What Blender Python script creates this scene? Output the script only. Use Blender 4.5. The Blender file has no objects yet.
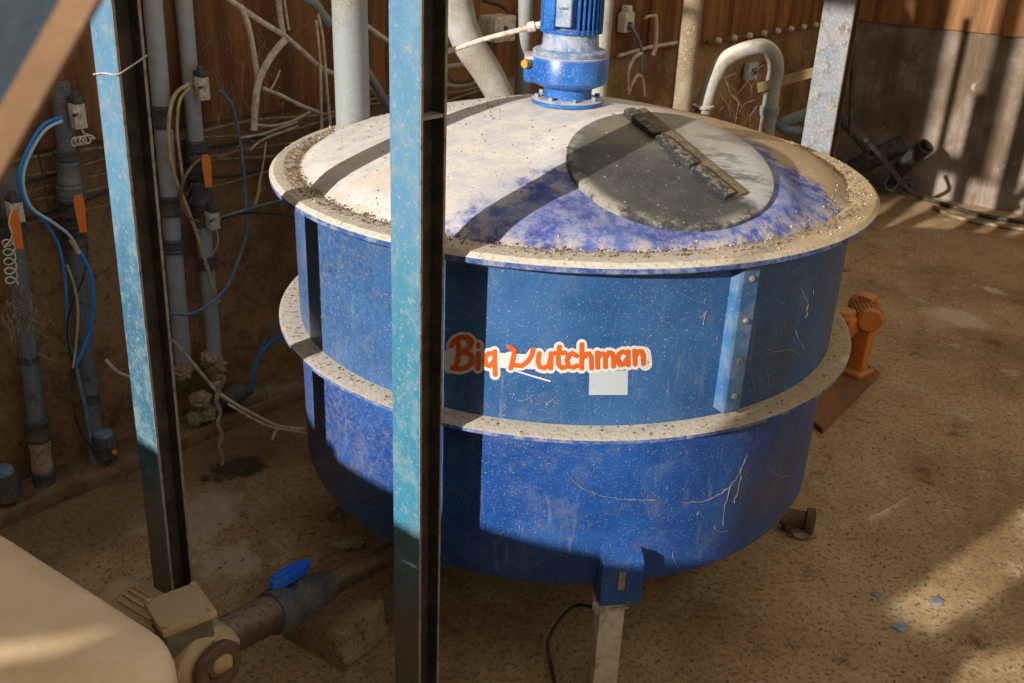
import bpy, bmesh, math, random
from mathutils import Vector, Matrix, noise
random.seed(7)
SC = bpy.context.scene
COL = SC.collection
# ------------------------------------------------------------------ camera
H = 2.26
FPX, PITCH, ROLL = 970.65, 0.428, 0.0402
_c, _s = math.cos(PITCH), math.sin(PITCH)
_F = Vector((0, _c, -_s)); _u = Vector((0, _s, _c)); _r = Vector((1, 0, 0))
CR = _r*math.cos(ROLL) + _u*math.sin(ROLL)
CU = _u*math.cos(ROLL) - _r*math.sin(ROLL)
EYE = Vector((0, 0, H))
cam = bpy.data.cameras.new('camera'); cam.sensor_width = 36; cam.lens = FPX/1024*36
cam.clip_start = 0.05
cam.dof.use_dof = True; cam.dof.focus_distance = 2.9; cam.dof.aperture_fstop = 5.0
camo = bpy.data.objects.new('camera', cam); COL.objects.link(camo)
camo.matrix_world = Matrix(((CR.x, CU.x, -_F.x, 0), (CR.y, CU.y, -_F.y, 0), (CR.z, CU.z, -_F.z, H), (0, 0, 0, 1)))
SC.camera = camo
# ------------------------------------------------------------------ frames of reference
AZ = math.radians(38.5)
E1 = Vector((math.sin(AZ), math.cos(AZ), 0)); E2 = Vector((math.cos(AZ), -math.sin(AZ), 0)); UP = Vector((0, 0, 1))
def W(s, t, z): return E1*s + E2*t + UP*z
def ST(p): return (p.dot(E1), p.dot(E2), p.z)
def ray(x, y): return _F + CR*((x-512)/FPX) - CU*((y-341.5)/FPX)
def FL(x, y, z=0.0):
    d = ray(x, y); return EYE + d*((z-H)/d.z)
def PT(x, y, t):                      # on the vertical plane parallel to the long wall
    d = ray(x, y); return EYE + d*(t/d.dot(E2))
def PS(x, y, s):                      # on the vertical plane parallel to the end wall
    d = ray(x, y); return EYE + d*(s/d.dot(E1))
def DY(x, y, yy):                     # on a plane at a forward distance
    d = ray(x, y); return EYE + d*(yy/d.y)
TX, TY, DZ = 0.177, 3.253, 0.21
TR = 0.927
def CY(x, y, r):
    d = ray(x, y); a = d.x**2+d.y**2; b = -2*(d.x*TX+d.y*TY); k = TX*TX+TY*TY-r*r
    t = (-b-math.sqrt(max(0, b*b-4*a*k)))/(2*a); return EYE + d*t
ROOM = Matrix((E1, E2*-1, UP)).transposed()      # box axes: x along the long wall, y towards it

# ------------------------------------------------------------------ mesh builder
class MB:
    def __init__(self): self.bm = bmesh.new()
    def box(self, c, size, rot=None, bevel=0.0, seg=2):
        R = rot.to_4x4() if rot is not None else Matrix.Identity(4)
        g = bmesh.ops.create_cube(self.bm, size=1.0, matrix=Matrix.Translation(Vector(c)) @ R @ Matrix.Diagonal((*size, 1)))
        if bevel > 0:
            es = {e for v in g['verts'] for e in v.link_edges}
            bmesh.ops.bevel(self.bm, geom=list(es), offset=bevel, segments=seg, profile=0.6, affect='EDGES')
        return self
    def tube(self, pts, r, n=12, cap=True, smooth=0, hollow=0):
        pts = [Vector(p) for p in pts]
        rs = list(r) if isinstance(r, (list, tuple)) else [r]*len(pts)
        if smooth and len(pts) > 2:
            P, Q = [], []
            for i in range(len(pts)-1):
                p0 = pts[max(i-1, 0)]; p1 = pts[i]; p2 = pts[i+1]; p3 = pts[min(i+2, len(pts)-1)]
                for k in range(smooth):
                    t = k/smooth
                    P.append(0.5*((2*p1)+(p2-p0)*t+(2*p0-5*p1+4*p2-p3)*t*t+(3*p1-p0-3*p2+p3)*t**3))
                    Q.append(rs[i]*(1-t)+rs[i+1]*t)
            P.append(pts[-1]); Q.append(rs[-1]); pts, rs = P, Q
        rings = []; prev = None
        for i, p in enumerate(pts):
            a = pts[max(i-1, 0)]; b = pts[min(i+1, len(pts)-1)]
            d = (b-a)
            if d.length < 1e-9: d = Vector((0, 0, 1))
            d.normalize()
            if prev is None:
                x = d.orthogonal().normalized()
            else:
                x = prev - d*prev.dot(d)
                if x.length < 1e-6: x = d.orthogonal()
                x.normalize()
            prev = x; y = d.cross(x)
            rings.append([self.bm.verts.new(p+(x*math.cos(2*math.pi*k/n)+y*math.sin(2*math.pi*k/n))*rs[i]) for k in range(n)])
        for A, C in zip(rings, rings[1:]):
            for k in range(n):
                self.bm.faces.new((A[k], A[(k+1) % n], C[(k+1) % n], C[k]))
        if cap:
            self.bm.faces.new(rings[0][::-1]); self.bm.faces.new(rings[-1])
        return self
    def lathe(self, prof, c, axis=(0, 0, 1), n=48, closed=False, up=None):
        c = Vector(c); ax = Vector(axis).normalized()
        x = Vector(up) if up else ax.orthogonal().normalized(); y = ax.cross(x)
        rings = []
        for (r, h) in prof:
            if r < 1e-6: rings.append([self.bm.verts.new(c+ax*h)])
            else: rings.append([self.bm.verts.new(c+ax*h+(x*math.cos(2*math.pi*k/n)+y*math.sin(2*math.pi*k/n))*r) for k in range(n)])
        seq = list(zip(rings, rings[1:]))
        if closed: seq.append((rings[-1], rings[0]))
        for A, C in seq:
            for k in range(n):
                k2 = (k+1) % n
                if len(A) == 1 and len(C) == 1: continue
                if len(A) == 1: self.bm.faces.new((A[0], C[k2], C[k]))
                elif len(C) == 1: self.bm.faces.new((A[k], A[k2], C[0]))
                else: self.bm.faces.new((A[k], A[k2], C[k2], C[k]))
        return self
    def prism(self, poly, h, o, ux, uy):   # poly in (ux, uy) from o, extruded by h along ux x uy
        o = Vector(o); ux = Vector(ux); uy = Vector(uy); nz = ux.cross(uy).normalized()*h
        lo = [self.bm.verts.new(o+ux*a+uy*b) for a, b in poly]; hi = [self.bm.verts.new(o+ux*a+uy*b+nz) for a, b in poly]
        n = len(poly)
        self.bm.faces.new(lo[::-1]); self.bm.faces.new(hi)
        for k in range(n): self.bm.faces.new((lo[k], lo[(k+1) % n], hi[(k+1) % n], hi[k]))
        return self
    def lump(self, c, r, sq=(1, 1, 1), amp=0.3, sub=2, f=3.0):
        g = bmesh.ops.create_icosphere(self.bm, subdivisions=sub, radius=1.0)
        c = Vector(c); off = Vector((random.random()*50, random.random()*50, 0))
        for v in g['verts']:
            d = v.co.copy(); k = 1+amp*noise.noise(d*f*0.5+off)
            v.co = c+Vector((d.x*sq[0], d.y*sq[1], d.z*sq[2]))*r*k
        return self
    def crumb(self, c, r):
        c = Vector(c); m = Matrix.Rotation(random.random()*6.28, 3, Vector((random.random()-.5, random.random()-.5, random.random()+.1)).normalized())
        vs = [self.bm.verts.new(c+m @ Vector(p)*r) for p in ((1, 0, -.4), (-.6, .8, -.4), (-.5, -.9, -.4), (0, 0, .8))]
        for f in ((0, 2, 1), (0, 1, 3), (1, 2, 3), (2, 0, 3)): self.bm.faces.new([vs[i] for i in f])

ORG = {}
def mesh_obj(name, mb, mat, org, sharp=35):
    bmesh.ops.recalc_face_normals(mb.bm, faces=mb.bm.faces[:])
    bmesh.ops.translate(mb.bm, verts=mb.bm.verts[:], vec=-Vector(org))
    me = bpy.data.meshes.new(name); mb.bm.to_mesh(me); mb.bm.free()
    me.shade_smooth(); me.set_sharp_from_angle(angle=math.radians(sharp))
    me.materials.append(mat)
    o = bpy.data.objects.new(name, me); COL.objects.link(o); return o
def tagit(o, label, cat, group=None, kind=None):
    if label: o['label'] = label
    if cat: o['category'] = cat
    if group: o['group'] = group
    if kind: o['kind'] = kind
    return o
def thing(name, label, cat, loc, group=None):
    o = bpy.data.objects.new(name, None); o.empty_display_size = 0.1; COL.objects.link(o); o.location = loc
    ORG[o.name] = Vector(loc); return tagit(o, label, cat, group)
def part(name, mb, mat, parent, label=None, kind=None, sharp=35):
    org = ORG[parent.name]; o = mesh_obj(name, mb, mat, org, sharp); o.parent = parent; ORG[o.name] = org
    return tagit(o, label, None, None, kind)
def single(name, mb, mat, label=None, cat=None, group=None, kind=None, sharp=35):
    xs = [v.co for v in mb.bm.verts]
    org = Vector(((min(v.x for v in xs)+max(v.x for v in xs))/2, (min(v.y for v in xs)+max(v.y for v in xs))/2, min(v.z for v in xs)))
    o = mesh_obj(name, mb, mat, org, sharp); o.location = org; ORG[o.name] = org
    return tagit(o, label, cat, group, kind)

# ------------------------------------------------------------------ materials
class N:
    def __init__(self, name):
        self.m = bpy.data.materials.new(name); self.m.use_nodes = True
        self.t = self.m.node_tree; self.b = self.t.nodes['Principled BSDF']
        self.co = self.t.nodes.new('ShaderNodeTexCoord').outputs['Object']
        self.geo = self.t.nodes.new('ShaderNodeNewGeometry')
    def link(self, a, b): self.t.links.new(a, b)
    def noise(self, scale, detail=4, rough=0.6, vec=None, dist=0.0):
        n = self.t.nodes.new('ShaderNodeTexNoise'); n.inputs['Scale'].default_value = scale; n.inputs['Detail'].default_value = detail
        n.inputs['Roughness'].default_value = rough; n.inputs['Distortion'].default_value = dist
        self.link(vec or self.co, n.inputs['Vector']); return n.outputs['Fac']
    def stretch(self, sx, sy, sz, loc=(0, 0, 0), rot=(0, 0, 0)):
        m = self.t.nodes.new('ShaderNodeMapping'); m.inputs['Scale'].default_value = (sx, sy, sz); m.inputs['Location'].default_value = loc
        m.inputs['Rotation'].default_value = rot
        self.link(self.co, m.inputs['Vector']); return m.outputs['Vector']
    def step(self, v, lo, hi, a=0.0, b=1.0):
        n = self.t.nodes.new('ShaderNodeMapRange'); n.interpolation_type = 'SMOOTHSTEP'
        n.inputs['From Min'].default_value = lo; n.inputs['From Max'].default_value = hi
        n.inputs['To Min'].default_value = a; n.inputs['To Max'].default_value = b
        self.link(v, n.inputs['Value']); return n.outputs['Result']
    def math(self, op, a, b=None):
        n = self.t.nodes.new('ShaderNodeMath'); n.operation = op; n.use_clamp = False
        for i, v in enumerate((a, b)):
            if v is None: continue
            if isinstance(v, (int, float)): n.inputs[i].default_value = v
            else: self.link(v, n.inputs[i])
        return n.outputs[0]
    def mix(self, fac, a, b):
        n = self.t.nodes.new('ShaderNodeMix'); n.data_type = 'RGBA'
        if isinstance(fac, (int, float)): n.inputs[0].default_value = fac
        else: self.link(fac, n.inputs[0])
        for k, v in ((6, a), (7, b)):
            if isinstance(v, tuple): n.inputs[k].default_value = (*v, 1)
            else: self.link(v, n.inputs[k])
        return n.outputs[2]
    def up(self): 
        s = self.t.nodes.new('ShaderNodeSeparateXYZ'); self.link(self.geo.outputs['Normal'], s.inputs[0]); return s.outputs['Z']
    def xyz(self):
        s = self.t.nodes.new('ShaderNodeSeparateXYZ'); self.link(self.co, s.inputs[0]); return s.outputs
    def bump(self, h, strength=0.3, dist=0.01):
        n = self.t.nodes.new('ShaderNodeBump'); n.inputs['Strength'].default_value = strength; n.inputs['Distance'].default_value = dist
        self.link(h, n.inputs['Height']); self.link(n.outputs['Normal'], self.b.inputs['Normal'])
    def done(self, col, rough=0.6, metal=0.0, spec=0.4):
        if isinstance(col, tuple): self.b.inputs['Base Color'].default_value = (*col, 1)
        else: self.link(col, self.b.inputs['Base Color'])
        if isinstance(rough, float): self.b.inputs['Roughness'].default_value = rough
        else: self.link(rough, self.b.inputs['Roughness'])
        self.b.inputs['Metallic'].default_value = metal
        self.b.inputs['Specular IOR Level'].default_value = spec
        return self.m

DUST = (0.52, 0.46, 0.38)
ALB = {'dust_caked_cream_paint': 2.0, 'dark_grey_fitting': 1.2, 'dust_coated_grey_enamel': .7, 'yellow_plastic': .7, 'chalky_pale_blue_paint': .46, 'dark_teal_beam_paint': .45, 'orange_machine_paint': 1.15, 'earth_stained_concrete_block': 1.45, 'black_cable': 1.2, 'pump_side_steel': 1.2, 'dusty_light_grey_pipe': .55, 'dusty_white_pipe': .6, 'tan_grey_dusty_duct': .7, 'tan_dust_coated_pipe': .8,
       'blue_strip_paint': .55, 'brown_dust_beam_flange': .78, 'dusty_wood_strap': .9, 'orange_handle_plastic': 1.5, 'blue_paint_chip': .75, 'pale_stone': 1.0, 'frayed_white_tape': 1.0,
       'feed_crumbs': .8, 'pale_feed_crumbs': .8, 'sun_mask_boards': 1.0, 'bare_edge_steel': .7, 'shaded_post_steel': .8, 'black_hatch_bar': .8, 'dirty_hatch_rail': .8, 'dried_feed_clump': 1.2, 'dusty_thread': 1.2, 'dirty_brown_pipe': .8}
def grimy(name, base, dirt, amt=0.5, scale=6.0, speck=None, sp_amt=0.62, rough=0.55, dust=0.0, dustc=DUST, bump=0.25, dark=None, spec=0.35, metal=0.0, spscale=120):
    k_ = ALB.get(name, 1.5); sc = lambda c: None if c is None else tuple(min(.8, v*k_) for v in c)
    base, dirt, dark, speck = sc(base), sc(dirt), sc(dark), (None if speck is None else tuple(min(.75, v*min(k_, 1.1)) for v in speck))
    n = N(name)
    a = n.noise(scale, 8, 0.68)
    c = n.mix(n.step(a, amt-0.12, amt+0.12, 1, 0), base, dirt) if False else n.mix(n.step(a, 1-amt-0.1, 1-amt+0.12), base, dirt)
    if dark:
        c = n.mix(n.step(n.noise(scale*2.3, 8, 0.7), 0.5, 0.68), c, dark)
    if dust > 0:
        u = n.step(n.up(), 0.25, 0.8)
        d = n.math('MULTIPLY', u, n.step(n.noise(scale*4, 6, 0.7), 0.5-dust*0.4, 0.62-dust*0.3))
        c = n.mix(d, c, dustc)
    if speck:
        c = n.mix(n.step(n.noise(spscale, 3, 0.7), sp_amt, sp_amt+0.06), c, speck)
    n.bump(n.noise(scale*9, 6, 0.7), bump, 0.004)
    return n.done(c, rough, metal, spec)

M = {}
# floor: brown dirty concrete with coarse dark grit, pale worn streaks and a wet patch under the pipes
def floor_mat():
    n = N('dirty_concrete_floor')
    a = n.noise(1.1, 8, 0.66); b = n.noise(4.5, 8, 0.7); g = n.noise(48, 6, 0.8); g2 = n.noise(140, 3, 0.7)
    c = n.mix(n.step(a, 0.36, 0.62), (0.25, 0.155, 0.072), (0.42, 0.29, 0.15))
    c = n.mix(n.step(b, 0.52, 0.70), c, (0.46, 0.36, 0.235))
    c = n.mix(n.step(b, 0.30, 0.44, 1, 0), c, (0.105, 0.062, 0.028))
    c = n.mix(n.step(g, 0.49, 0.62, 0.0, 0.75), c, (0.07, 0.043, 0.021))
    c = n.mix(n.step(g2, 0.60, 0.68, 0, 0.5), c, (0.60, 0.50, 0.36))
    x, y, z = n.xyz()
    def blob(px, py, r, wob=0.45):
        p = FL(px, py)
        dx = n.math('SUBTRACT', x, p.x); dy = n.math('SUBTRACT', y, p.y)
        d = n.math('SQRT', n.math('ADD', n.math('MULTIPLY', dx, dx), n.math('MULTIPLY', dy, dy)))
        return n.math('ADD', d, n.math('MULTIPLY', n.math('SUBTRACT', n.noise(5, 6, .7), 0.5), wob)), r
    for px, py, r in ((236, 470, 0.11), (205, 478, 0.05)):
        d, r = blob(px, py, r); c = n.mix(n.step(d, r*0.6, r*1.3, 0.93, 0), c, (0.012, 0.009, 0.006))
    for px, py, r in ((955, 318, 0.16), (200, 520, 0.16), (225, 560, 0.10), (995, 290, 0.05)):
        d, r = blob(px, py, r, 0.6); c = n.mix(n.step(d, r*0.5, r*1.5, 0.6, 0), c, (0.58, 0.50, 0.40))
    # darker margin along the wall and the far floor
    t = n.math('SUBTRACT', n.math('MULTIPLY', x, E2.x), n.math('MULTIPLY', y, -E2.y))
    dm = n.math('ADD', t, n.math('MULTIPLY', n.math('SUBTRACT', n.noise(3, 6, .7), 0.5), 0.9))
    c = n.mix(n.step(dm, -3.25, -2.75, 0.6, 0), c, (0.07, 0.047, 0.027))
    n.bump(n.math('ADD', n.math('MULTIPLY', g, 0.7), b), 0.5, 0.012)
    return n.done(c, n.step(b, 0.3, 0.7, 0.6, 0.9), 0, 0.3)
M['floor'] = floor_mat()
def wall_conc():
    n = N('stained_concrete_wall')
    a = n.noise(1.4, 8, 0.68); b = n.noise(1.0, 7, 0.7, n.stretch(3.5, 3.5, 0.8)); g = n.noise(38, 5, 0.7)
    c = n.mix(n.step(a, 0.38, 0.6), (0.155, 0.085, 0.034), (0.32, 0.195, 0.095))
    c = n.mix(n.step(b, 0.52, 0.72, 0, 0.7), c, (0.085, 0.048, 0.022))
    c = n.mix(n.step(n.noise(4, 8, .72), 0.57, 0.70, 0, 0.5), c, (0.38, 0.28, 0.17))
    c = n.mix(n.step(n.noise(9, 8, .78), 0.48, 0.66, 0, 0.7), c, (0.075, 0.042, 0.018))
    c = n.mix(n.step(g, 0.56, 0.66, 0, 0.6), c, (0.03, 0.02, 0.01))
    n.bump(n.math('ADD', a, n.math('MULTIPLY', g, 0.2)), 0.5, 0.02)
    return n.done(c, 0.8, 0, 0.25)
M['wall'] = wall_conc()
def wall_back_m():
    n = N('grey_brown_rendered_wall')
    a = n.noise(1.5, 8, 0.7); b = n.noise(1.0, 7, 0.72, n.stretch(3, 3, 0.5)); g = n.noise(45, 4, 0.7)
    c = n.mix(n.step(a, 0.38, 0.62), (0.13, 0.092, 0.062), (0.25, 0.20, 0.165))
    c = n.mix(n.step(b, 0.50, 0.68, 0, 0.75), c, (0.08, 0.047, 0.024))
    c = n.mix(n.step(n.noise(7, 8, .7), 0.60, 0.70, 0, 0.55), c, (0.4, 0.35, 0.32))
    n.bump(n.math('ADD', a, n.math('MULTIPLY', g, 0.2)), 0.4, 0.02)
    return n.done(c, 0.8, 0, 0.25)
M['wall_back'] = wall_back_m()
def rust_panel():
    n = N('rust_brown_cladding')
    v = n.noise(1.0, 7, 0.65, n.stretch(7, 7, 0.7)); f = n.noise(1.0, 5, 0.7, n.stretch(60, 60, 2.5))
    c = n.mix(n.step(v, 0.36, 0.64), (0.10, 0.041, 0.013), (0.27, 0.12, 0.038))
    c = n.mix(n.step(f, 0.50, 0.68, 0, 0.5), c, (0.07, 0.03, 0.012))
    c = n.mix(n.step(n.noise(14, 6, .75), 0.66, 0.72, 0, 0.55), c, (0.42, 0.33, 0.22))
    n.bump(f, 0.3, 0.006)
    return n.done(c, 0.65, 0, 0.3)
M['cladding'] = rust_panel()
# tank paints
def tank_paint(name, base, base2, speck_amt, dirty):
    n = N(name)
    x, y, z = n.xyz()
    a = n.noise(3.2, 8, 0.7); sp = n.noise(190, 3, 0.7); st = n.noise(1.0, 6, 0.7, n.stretch(26, 26, 4))
    c = n.mix(n.step(a, 0.38, 0.62), base, base2)
    c = n.mix(n.step(st, 0.56, 0.72, 0, 0.45), c, (0.17, 0.20, 0.27))
    c = n.mix(n.step(n.noise(7, 9, .78), 0.50, 0.70, 0, .38), c, (0.13, 0.15, 0.19))
    # splashed, dusty side: the side of the tank that looks at the long wall
    side = n.step(n.math('ADD', x, n.math('MULTIPLY', n.math('SUBTRACT', a, 0.5), 0.9)), -0.35, -0.95)
    low = n.step(z, 0.62, 0.15, 0.35, 1.0)
    c = n.mix(n.math('MULTIPLY', n.math('MULTIPLY', side, low), n.step(n.noise(55, 5, .75), 0.42, 0.62, 0, dirty)), c, (0.30, 0.25, 0.19))
    c = n.mix(n.math('MULTIPLY', n.step(x, 0.35, 0.62), n.step(n.noise(4, 7, .7), .40, .64, 0, .55)), c, (0.045, 0.042, 0.055))  # shade of the side away from the sun, mixed into the paint
    c = n.mix(n.step(n.noise(42, 7, .82), 0.64, 0.72, 0, 0.6), c, (0.36, 0.35, 0.34))
    c = n.mix(n.step(sp, speck_amt, speck_amt+0.09, 0, 0.55), c, (0.45, 0.43, 0.39))
    n.bump(n.math('ADD', n.noise(30, 5, .7), n.math('MULTIPLY', sp, 0.4)), 0.22, 0.004)
    return n.done(c, n.step(a, 0.3, 0.7, 0.32, 0.55), 0, 0.45)
M['tank_up'] = tank_paint('weathered_blue_paint', (0.016, 0.068, 0.185), (0.024, 0.092, 0.235), 0.60, 0.8)
M['tank_lo'] = tank_paint('deep_blue_paint', (0.007, 0.047, 0.200), (0.011, 0.072, 0.275), 0.60, 0.95)
def dome_mat():
    n = N('dusty_blue_dome')
    x, y, z = n.xyz()
    a = n.noise(2.6, 8, 0.72); f = n.noise(16, 8, 0.75); sp = n.noise(90, 4, .75)
    r = n.math('SQRT', n.math('ADD', n.math('MULTIPLY', x, x), n.math('MULTIPLY', y, y)))
    # how thick the feed dust lies: heavy on the wall side and the top, wiped off around the front of the hatch
    # bare wiped front of the skirt, between the sector in front of the hatch and the right flank
    th = n.math('ADD', n.math('MULTIPLY', x, -0.80), n.math('MULTIPLY', y, 1.0))
    th = n.math('ADD', th, n.math('MULTIPLY', n.math('SUBTRACT', a, 0.5), 0.55))
    th = n.math('ADD', th, n.math('MULTIPLY', n.math('SUBTRACT', f, 0.5), 0.55))
    th = n.math('ADD', th, n.step(r, 0.5, 0.2, 0, 0.3))
    th = n.math('ADD', th, n.step(n.math('ADD', x, n.math('MULTIPLY', n.math('SUBTRACT', f, .5), .3)), 0.52, 0.78, 0, 0.55))
    blue = n.mix(n.step(n.noise(6, 6, .7), 0.4, 0.62), (0.022, 0.045, 0.25), (0.075, 0.115, 0.34))
    film = n.mix(n.step(f, 0.40, 0.60, 0.05, 0.55), blue, (0.36, 0.36, 0.44))
    dust = n.mix(n.step(f, .40, .62, 0, .5), (0.60, 0.55, 0.49), (0.34, 0.35, 0.44))
    dust = n.mix(n.step(n.math('ADD', x, n.math('MULTIPLY', n.math('SUBTRACT', a, .5), .5)), 0.1, 0.55), dust, (0.40, 0.29, 0.165))
    dust = n.mix(n.step(n.noise(5, 8, .75), 0.54, 0.66, 0, .6), dust, (0.60, 0.46, 0.33))
    dust = n.mix(n.step(n.noise(30, 6, .8), 0.60, 0.68, 0, .6), dust, (0.28, 0.20, 0.13))
    c = n.mix(n.step(th, -0.62, -0.40), film, dust)
    edge = n.step(n.math('ADD', r, n.math('MULTIPLY', n.math('SUBTRACT', f, .5), 0.12)), 0.86, 0.91)
    c = n.mix(n.math('MULTIPLY', edge, n.step(f, 0.40, 0.56, 0.1, 0.7)), c, (0.46, 0.39, 0.30))
    c = n.mix(n.step(sp, 0.66, 0.72, 0, 0.7), c, (0.75, 0.70, 0.62))
    n.bump(n.math('ADD', f, n.math('MULTIPLY', sp, 0.35)), 0.45, 0.008)
    return n.done(c, 0.75, 0, 0.3)
M['dome'] = dome_mat()
def rim_mat():
    n = N('dusty_flange_paint')
    f = n.noise(22, 8, 0.78); g = n.noise(75, 5, .75); u = n.step(n.up(), 0.2, 0.65)
    x, y, z = n.xyz()
    blue = n.mix(n.step(f, 0.42, 0.6), (0.03, 0.075, 0.24), (0.20, 0.23, 0.32))
    dust = n.mix(n.step(x, 0.1, 0.8), (0.50, 0.45, 0.38), (0.42, 0.32, 0.195))
    dust = n.mix(n.step(g, 0.5, 0.64, 0, .75), dust, (0.30, 0.21, 0.12))
    dust = n.mix(n.step(f, 0.55, 0.68, 0, .7), dust, (0.62, 0.59, 0.54))
    c = n.mix(n.math('MULTIPLY', u, n.step(n.noise(9, 6, .7), 0.22, 0.42)), blue, dust)
    n.bump(n.math('ADD', f, g), 0.5, 0.006)
    return n.done(c, 0.8, 0, 0.25)
M['rim'] = rim_mat()
M['strip'] = grimy('blue_strip_paint', (0.07, 0.21, 0.47), (0.20, 0.33, 0.52), 0.5, 14, (0.6, 0.6, 0.6), 0.64)
def hatch_m(hc, bxv):
    n = N('dark_grey_hatch_plastic')
    f = n.noise(7, 8, .75); sp = n.noise(85, 4, .7); x, y, z = n.xyz()
    c = n.mix(n.step(f, 0.40, 0.62), (0.036, 0.036, 0.034), (0.066, 0.062, 0.055))
    cx, cy = hc.x-TX, hc.y-TY
    dx = n.math('SUBTRACT', x, cx); dy = n.math('SUBTRACT', y, cy)
    side = n.math('ADD', n.math('MULTIPLY', dx, bxv.x), n.math('MULTIPLY', dy, bxv.y))       # across the grip bar
    q = n.math('ADD', side, n.math('MULTIPLY', n.math('SUBTRACT', n.noise(6, 8, .75), .5), .35))
    pale = n.step(q, 0.05, 0.14)
    streak = n.step(n.noise(1, 7, .75, n.stretch(4, 16, 4, rot=(0, 0, .7))), .50, .60, 1, .25)
    c = n.mix(n.math('MULTIPLY', pale, n.math('MULTIPLY', streak, .85)), c, (0.36, 0.35, 0.345))
    back = n.math('ADD', dy, n.math('MULTIPLY', n.math('SUBTRACT', n.noise(4, 8, .7), .5), .4))
    c = n.mix(n.step(back, 0.02, 0.20, 0, .7), c, (0.20, 0.165, 0.115))
    rr = n.math('SQRT', n.math('ADD', n.math('MULTIPLY', dx, dx), n.math('MULTIPLY', dy, dy)))
    c = n.mix(n.math('MULTIPLY', n.step(rr, .25, .29), n.step(f, .45, .6, 0, .8)), c, (0.33, 0.30, 0.25))
    c = n.mix(n.step(sp, 0.655, 0.70, 0, .8), c, (0.6, 0.57, 0.5))
    n.bump(n.math('ADD', f, n.math('MULTIPLY', sp, .5)), 0.2, 0.003)
    return n.done(c, 0.42, 0, 0.45)
M['hatch_bar'] = grimy('black_hatch_bar', (0.028, 0.031, 0.036), (0.075, 0.068, 0.06), 0.45, 15, (0.5, 0.45, 0.38), 0.66, 0.5, 0.12, (0.17, 0.125, 0.075))
M['hatch_rail'] = grimy('dirty_hatch_rail', (0.20, 0.14, 0.075), (0.11, 0.085, 0.055), 0.45, 22, (0.42, 0.33, 0.22), 0.62, 0.8, bump=.6)
def motor_m():
    n = N('bright_blue_motor_enamel')
    f = n.noise(18, 7, .75); sp = n.noise(140, 4, .75)
    c = n.mix(n.step(n.noise(6, 5, .6), .4, .6), (0.008, 0.085, 0.32), (0.018, 0.135, 0.44))
    c = n.mix(n.step(sp, 0.53, 0.66, 0, .6), c, (0.28, 0.30, 0.36))
    c = n.mix(n.math('MULTIPLY', n.step(n.up(), .2, .7), n.step(f, .3, .5, .3, .95)), c, (0.5, 0.45, 0.39))
    n.bump(sp, 0.2, 0.002)
    return n.done(c, 0.35, 0, 0.5)
M['motor'] = motor_m()
M['motor_face'] = grimy('dust_coated_grey_enamel', (0.42, 0.45, 0.52), (0.15, 0.27, 0.50), 0.5, 25, (0.7, 0.68, 0.64), 0.6, 0.5)
M['yellow'] = grimy('yellow_plastic', (0.62, 0.34, 0.03), (0.4, 0.22, 0.04), 0.4, 40)
def post_m(name, turq, low):
    n = N(name); x, y, z = n.xyz()
    f = n.noise(13, 8, .75); big = n.noise(1, 6, .7, n.stretch(8, 8, 2.2)); g = n.noise(70, 5, .75)
    c = n.mix(n.step(n.math('ADD', z, n.math('MULTIPLY', n.math('SUBTRACT', big, .5), 1.0)), 1.1, 1.75), turq, (0.075, 0.19, 0.30))
    c = n.mix(n.step(f, .45, .62, 0, .6), c, (0.16, 0.23, 0.26))
    c = n.mix(n.step(g, .54, .66, 0, .6), c, (0.30, 0.28, 0.235))
    wear = n.step(n.math('ADD', z, n.math('MULTIPLY', n.math('SUBTRACT', big, .5), .9)), low-.12, low+.30, 1, 0)
    wear = n.math('MULTIPLY', wear, n.step(n.noise(20, 7, .75), .30, .52, .35, 1))
    c = n.mix(wear, c, (0.16, 0.125, 0.085))
    c = n.mix(n.step(n.noise(24, 8, .8), .61, .68, 0, .85), c, (0.085, 0.05, 0.03))
    n.bump(n.math('ADD', f, n.math('MULTIPLY', g, .5)), .3, .004)
    return n.done(c, .55, 0, .35)
M['post'] = post_m('turquoise_blue_post_paint', (0.028, 0.155, 0.235), 0.38)
M['post_old'] = post_m('worn_blue_post_paint', (0.026, 0.095, 0.155), 0.50)
M['post_in'] = grimy('shaded_post_steel', (0.050, 0.037, 0.028), (0.10, 0.070, 0.045), 0.5, 9, (0.30, 0.22, 0.14), .64, .7, 0, bump=.3)  # shade inside the post section, put into a dark colour
M['post_edge'] = grimy('bare_edge_steel', (0.42, 0.36, 0.29), (0.2, 0.15, 0.1), 0.45, 22, (0.6, 0.55, 0.48), .6)
M['post_far'] = grimy('chalky_pale_blue_paint', (0.30, 0.36, 0.43), (0.44, 0.44, 0.44), 0.55, 12, (0.65, 0.62, 0.58), .56, .7, dark=(0.24, 0.17, 0.10))
M['pipe_grey'] = grimy('grey_plastic_pipe', (0.095, 0.115, 0.13), (0.14, 0.125, 0.10), 0.42, 9, (0.35, 0.30, 0.24), .62, .45, bump=.15, dark=(0.05, 0.045, 0.04))
M['pipe_mid'] = grimy('pale_grey_plastic_pipe', (0.22, 0.25, 0.27), (0.19, 0.16, 0.12), 0.42, 9, (0.4, 0.36, 0.3), .62, .45, bump=.15)
M['pipe_dark'] = grimy('dark_grey_fitting', (0.050, 0.056, 0.062), (0.10, 0.08, 0.06), 0.45, 14, (0.32, 0.28, 0.22), .62, .5, bump=.2)
M['pipe_light'] = grimy('dusty_light_grey_pipe', (0.40, 0.44, 0.45), (0.36, 0.31, 0.23), 0.45, 5, (0.6, 0.55, 0.48), .58, .6)
M['pipe_white'] = grimy('dusty_white_pipe', (0.55, 0.51, 0.46), (0.40, 0.31, 0.20), 0.45, 6, (0.7, 0.66, 0.6), .58, .7, 0.5, (0.62, 0.55, 0.46))
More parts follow.
